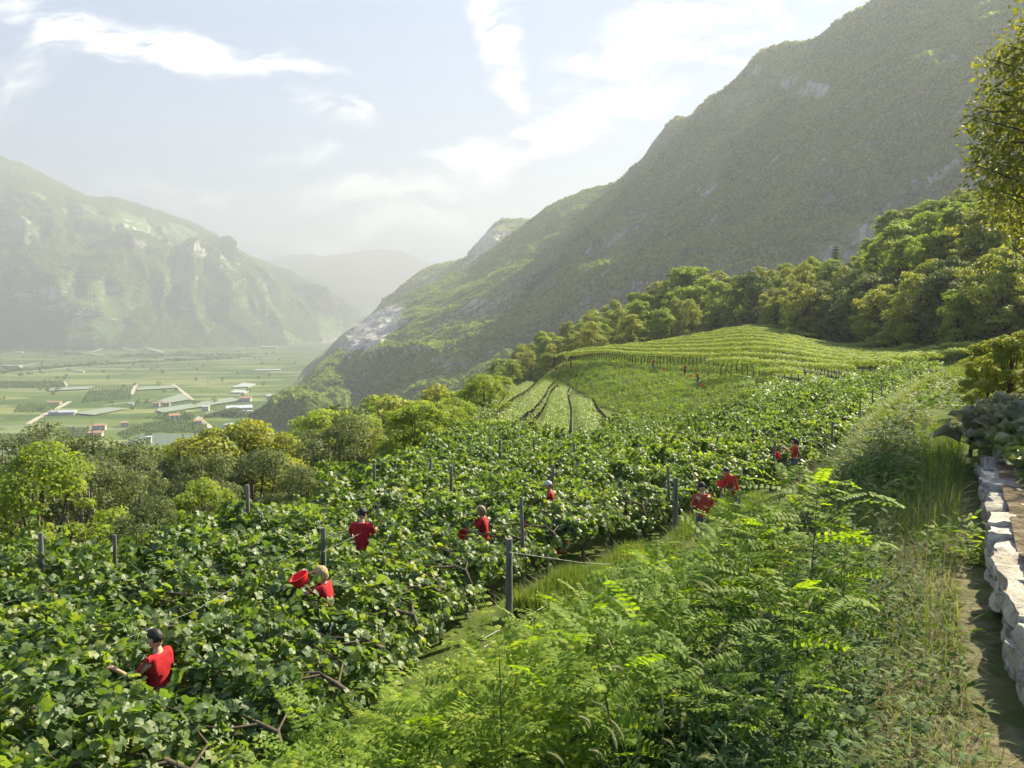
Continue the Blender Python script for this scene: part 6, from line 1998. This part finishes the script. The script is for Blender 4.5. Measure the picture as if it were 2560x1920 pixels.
    if cap:
        cv = ICO[0].copy(); kz = cv[:, 2] > .12
        cc = np.where(kz[:, None], cv * (.093, .113, .128), np.stack([cv[:, 0] * .093, cv[:, 1] * .113, np.full(len(cv), .015)], 1) * .98)
        cb = MB(); cb.add((cc + (0, -.003, .016)) @ Rm.T + hc, ICO[1])
        # brim
        g = np.linspace(-1, 1, 9); bvv = []
        for zz in (.034, .026):
            for q in g:
                bvv.append((q * .075, .085 * (1 - .25 * q * q), zz + .005)); bvv.append((q * .082, .085 + .085 * (1 - q * q * .75), zz - .012 - .02 * q * q))
        fb = []
        for lay in (0, 18):
            fb += [(lay + 2 * i, lay + 2 * i + 2, lay + 2 * i + 3, lay + 2 * i + 1) for i in range(8)]
        co = link('cap', cb.mesh('cap', [M[cap]], True), t)
        bb = MB(); bb.add(np.array(bvv) @ Rm.T + hc, np.array(fb))
        link('brim', bb.mesh('brim', [M[cap]], True), co)
    # shirt
    V2 = [(0, .0, .80), up((0, .01, 1.12)), up((0, 0, 1.30)), up((0, -.012, 1.468))]; R2 = [(.155, .13), (.142, .12), (.168, .128), (.098, .085)]; E2 = [(0, 1), (1, 2), (2, 3)]
    for nm in 'LR':
        sh, el, wr = arms[nm]
        V2 += [sh, sh + (el - sh) * .45, sh + (el - sh) * .82]; R2 += [.070, .060, .055]; k = len(V2)
        E2 += [(2, k - 3), (k - 3, k - 2), (k - 2, k - 1)]
    me = skin_mesh('shirt', V2, E2, R2, [M[shirt]], 2, 0)
    sv_ = np.empty(len(me.vertices) * 3); me.vertices.foreach_get('co', sv_); sv_ = sv_.reshape(-1, 3)
    sv_ += .006 * np.stack([fbm(*(sv_ * 11 + k * 5).T, oct=3, seed=k) for k in range(3)], 1)
    me.vertices.foreach_set('co', sv_.ravel()); link('shirt', me, t)
    # trousers
    V3 = [(0, 0, 1.04)]; R3 = [(.15, .12)]; E3 = []
    for sd, nm in ((-1, 'L'), (1, 'R')):
        legs = pose.get('leg' + nm, ((sd * .105, .03, .50), (sd * .115, -.02, .09)))
        V3 += [(sd * .09, 0, .88), legs[0], legs[1]]; R3 += [.105, .078, .066]; k = len(V3)
        E3 += [(0, k - 3), (k - 3, k - 2), (k - 2, k - 1)]
    link('trousers', skin_mesh('trousers', V3, E3, R3, [M[trousers]], 2, 0), t)
    sb = MB()
    for sd, nm in ((-1, 'L'), (1, 'R')):
        legs = pose.get('leg' + nm, ((sd * .105, .03, .50), (sd * .115, -.02, .09)))
        c = np.array((legs[1][0] + sd * .01, legs[1][1] + .07, .045))
        sb.add(ICO[0] * (.05, .14, .055) + c, ICO[1])
    link('shoes', sb.mesh('shoes', [M['black']], True), t)
    return t


def tub(r0=.21, r1=.16, h=.2):
    b = MB(); th = np.arange(20) * 2 * math.pi / 20; c, s = np.cos(th), np.sin(th)
    rings = [(r1, 0), (r0, h), (r0 + .018, h), (r0 + .018, h + .012), (r0 - .008, h + .012), (r1 - .008, .01)]
    V = np.concatenate([np.stack([c * r_, s * r_, np.full(20, z)], 1) for r_, z in rings] + [np.array([(0, 0, 0.), (0, 0, .01)])])
    f = [(k * 20 + i, k * 20 + (i + 1) % 20, (k + 1) * 20 + (i + 1) % 20, (k + 1) * 20 + i) for k in range(5) for i in range(20)]
    b.add(V, np.array(f)); b.F[3] = [np.array([((i + 1) % 20, i, 120) for i in range(20)] + [(100 + i, 100 + (i + 1) % 20, 121) for i in range(20)])]
    return b


def crate():
    b = MB(); L, W, Hh, w = .56, .38, .28, .02
    b.box((0, 0, w / 2), (L, W, w))
    for sx in (-1, 1):
        b.box((sx * (L / 2 - w / 2), 0, Hh / 2 + w / 2 + .001), (w, W - 2 * w - .002, Hh - w))
        b.box((0, sx * (W / 2 - w / 2), Hh / 2 + w / 2 + .001), (L, w, Hh - w))
        b.box((sx * (L / 2 + .012), 0, Hh - .02), (.02, W, .035)); b.box((0, sx * (W / 2 + .012), Hh - .02), (L + .02, .02, .035))
        for k in range(5):
            b.box((-.2 + k * .1, sx * (W / 2 + .006), Hh * .48), (.014, .012, Hh * .8))
    return b


TUB = tub().mesh('tub', [M['plastic']], False); PAIL = tub(.15, .115, .24).mesh('pail', [M['plastic']], False); CRATE = crate().mesh('crate', [M['plastic']])


def face(dx, dy):
    """rotation so that local +y looks towards world (dx,dy)"""
    return math.atan2(dy, dx) - math.pi / 2


def hold(mesh, name, label, px, py, d, rot=(0, 0, 0), s=1.0):
    p = P(px, py, d)
    return tag(link(name, mesh, None, tuple(p), rot, (s, s, s)), label, 'crate' if name == 'crate' else 'tub')


pa = PPOS
person('man with short dark hair and red shirt, alone at lower left among the vines', pa['a'], face(-1, .2), {'elL': (-.28, .18, 1.2), 'wrL': (-.20, .42, 1.28), 'elR': (.27, .12, 1.16), 'wrR': (.16, .38, 1.2)}, hair='hair_dark', st=1.76, head_pitch=.25)
person('woman with blond curls and red shirt tilting a red tub beside the brown post', pa['b'], face(-.95, .1), {'elR': (.24, .26, 1.36), 'wrR': (.12, .50, 1.34), 'elL': (-.26, .26, 1.38), 'wrL': (-.10, .52, 1.32)}, hair='hair_blond', hairstyle='curly', female=True, st=1.64, lean=.15, head_pitch=.2)
person('man in black cap and red shirt seen from behind', pa['c'], face(.12, 1), {'elL': (-.30, .05, 1.18), 'wrL': (-.16, .28, 1.16), 'elR': (.32, .05, 1.18), 'wrR': (.2, .28, 1.2)}, cap='black', st=1.78, head_pitch=.35, lean=.08)
person('woman with brown bobbed hair in red shirt reaching left with a red tub', pa['d'], face(-1, .15), {'elR': (.22, .30, 1.30), 'wrR': (.14, .55, 1.24), 'elL': (-.22, .22, 1.24), 'wrL': (-.1, .45, 1.18)}, hair='hair_brown', hairstyle='bob', female=True, st=1.63, head_pitch=.3, lean=.1)
person('man in pale grey cap stretching his bare arm out to the left', pa['e'], face(-1, .05), {'elL': (-.2, .26, 1.36), 'wrL': (-.14, .50, 1.34), 'elR': (.18, .24, 1.3), 'wrR': (.1, .46, 1.2)}, cap='capgrey', hair='hair_brown', st=1.76, head_pitch=.2, lean=.1)
person('picker seen from behind in red shirt and jeans, dark cap bowed, beside tall dark post', pa['f'], face(-.2, 1), {'elL': (-.30, .06, 1.16), 'wrL': (-.14, .26, 1.16), 'elR': (.30, .05, 1.16), 'wrR': (.16, .28, 1.14)}, shirt='rust', cap='black', st=1.76, head_pitch=.7, lean=.12)
person('stooping picker in red shirt and beige trousers carrying a red tub against the hip', pa['g'], face(-.85, -.4), {'elL': (-.30, .2, 1.2), 'wrL': (-.10, .36, 1.16), 'elR': (.30, .18, 1.2), 'wrR': (.12, .36, 1.12)}, shirt='rust', trousers='beige', st=1.72, lean=.55, head_pitch=.3)
person('woman with long dark hair and rust red shirt facing left beside the grassy bank', pa['h'], face(-1, .1), {'elL': (-.2, .16, 1.18), 'wrL': (-.12, .36, 1.36), 'elR': (.2, .16, 1.16), 'wrR': (.1, .36, 1.34)}, shirt='rust', hair='hair_dark', hairstyle='long', female=True, st=1.62, head_pitch=.2)


def dep(k): return PPOS[k][1]


hold(TUB, 'tub', 'tilted bright red tub held by the blond curly haired woman', 302, 584, dep('b') - .1, (math.radians(10), math.radians(-22), 0), .74)
hold(PAIL, 'tub', 'small red tub in the hands of the brown haired woman', 463, 538, dep('d') - .05, (0, math.radians(-10), 0), .85)
hold(PAIL, 'tub', 'dark red tub half hidden below the grey capped man', 524, 527, dep('e') - .1, (0, 0, 0), .7)
hold(TUB, 'tub', 'red tub carried by the stooping picker', 721, 487, dep('g') - .3, (math.radians(-15), math.radians(15), 0), .75)
hold(PAIL, 'tub', 'small red tub in the leaves left of the long haired woman', 778, 458, dep('h') - .1, (0, math.radians(-30), 0), .8)


def on_ground(mesh, name, label, px, d, rz=0, s=1.0, cat='crate'):
    x, y = (px - 512) / F * d, d
    return tag(link(name, mesh, None, (x, y, float(H(x, y)) + .02), (0, 0, rz), (s, s, s)), label, cat)


on_ground(CRATE, 'crate', 'red crate showing through the saplings below the bare aisle', 626, 15.6, .5)
on_ground(CRATE, 'crate', 'red crate in the shade under the vines left of the aisle', 543, 19.2, .2, .8)
on_ground(CRATE, 'crate', 'second red crate under the vines behind the first', 560, 20.4, .9, .8)

# far pickers at the edge of the knoll
FARP = [(556, 366, 'leftmost of three far pickers huddled at the knoll edge'), (564, 363, 'middle one of three far pickers at the knoll edge'), (571, 361, 'right one of three far pickers beside a red crate'),
        (653, 359, 'far picker in red and jeans under the near end of the upper rows'), (685, 364, 'far picker left of the last one, dark trousers'), (698, 371, 'far picker in jeans lowest beside the upper rows')]
CR = [(575, 'red crate beside the three far pickers'), (664, 'red crate right of the far picker in jeans'), (691, 'red crate between the two right far pickers'), (704, 'red crate right of the lowest far picker')]
fd = []
for k, (px, py, lab) in enumerate(FARP):
    d, e = solve_depth(px, py, 1.7, 95, 181)
    p = P(px, py, d); z = float(H(p[0], p[1])); fd.append(d)
    print('far', px, d, e)
    person(lab, (p[0], p[1], z), face(random.uniform(-1, 1), random.uniform(.2, 1)), {}, trousers='jeans' if k in (3, 5) else 'beige' if k < 2 else 'black', hands=False, st=1.72, lean=random.uniform(.05, .35), group='far pickers at work on the knoll')
for (px, lab), d in zip(CR, (fd[2] - 1, fd[3] - 4, fd[4] - 3, fd[5] - 3)):
    on_ground(CRATE, 'crate', lab, px, d, random.random(), 1.15)
# a few turned leaves, yellow and orange, by the saplings
M['yellow'] = leaf_mat('autumn_leaf', [(0.0, (.55, .30, .02)), (1.1, (.75, .50, .04))], .6, .4, (1.1, 1.0, .6))
for (px, py, d, s, lab) in [(428, 624, 13.2, .16, 'single large yellow vine leaf hanging above the saplings'), (409, 634, 13.0, .12, 'orange leaf left of the large yellow one'), (410, 644, 13.0, .11, 'lower orange leaf left of the large yellow one')]:
    p = P(px, py, d); gv, gf = grape_leaf()
    o = tag(link('vine_leaf', mk_mesh('vine_leaf', gv * s, gf, [M['yellow']]), None, tuple(p), (math.radians(50), .3, s * 9)), lab, 'leaf')

# ------------------------------------------------------------------ haze over the whole valley
def build_haze():
    m, nt, L = mat_new('haze_air')
    out = N(nt, 'ShaderNodeOutputMaterial')
    pv = N(nt, 'ShaderNodeVolumePrincipled')
    pv.inputs['Color'].default_value = HAZE_COLOR
    pv.inputs['Density'].default_value = HAZE_DENSITY
    pv.inputs['Anisotropy'].default_value = HAZE_ANISO
    L(pv.outputs[0], out.inputs['Volume'])
    me = MB().box((0, 5500, 660), (16400, 13000, 1580)).mesh('haze', [m])
    tag(link('haze', me), 'pale sunlit haze filling the valley air', 'haze', kind='stuff')


build_haze()
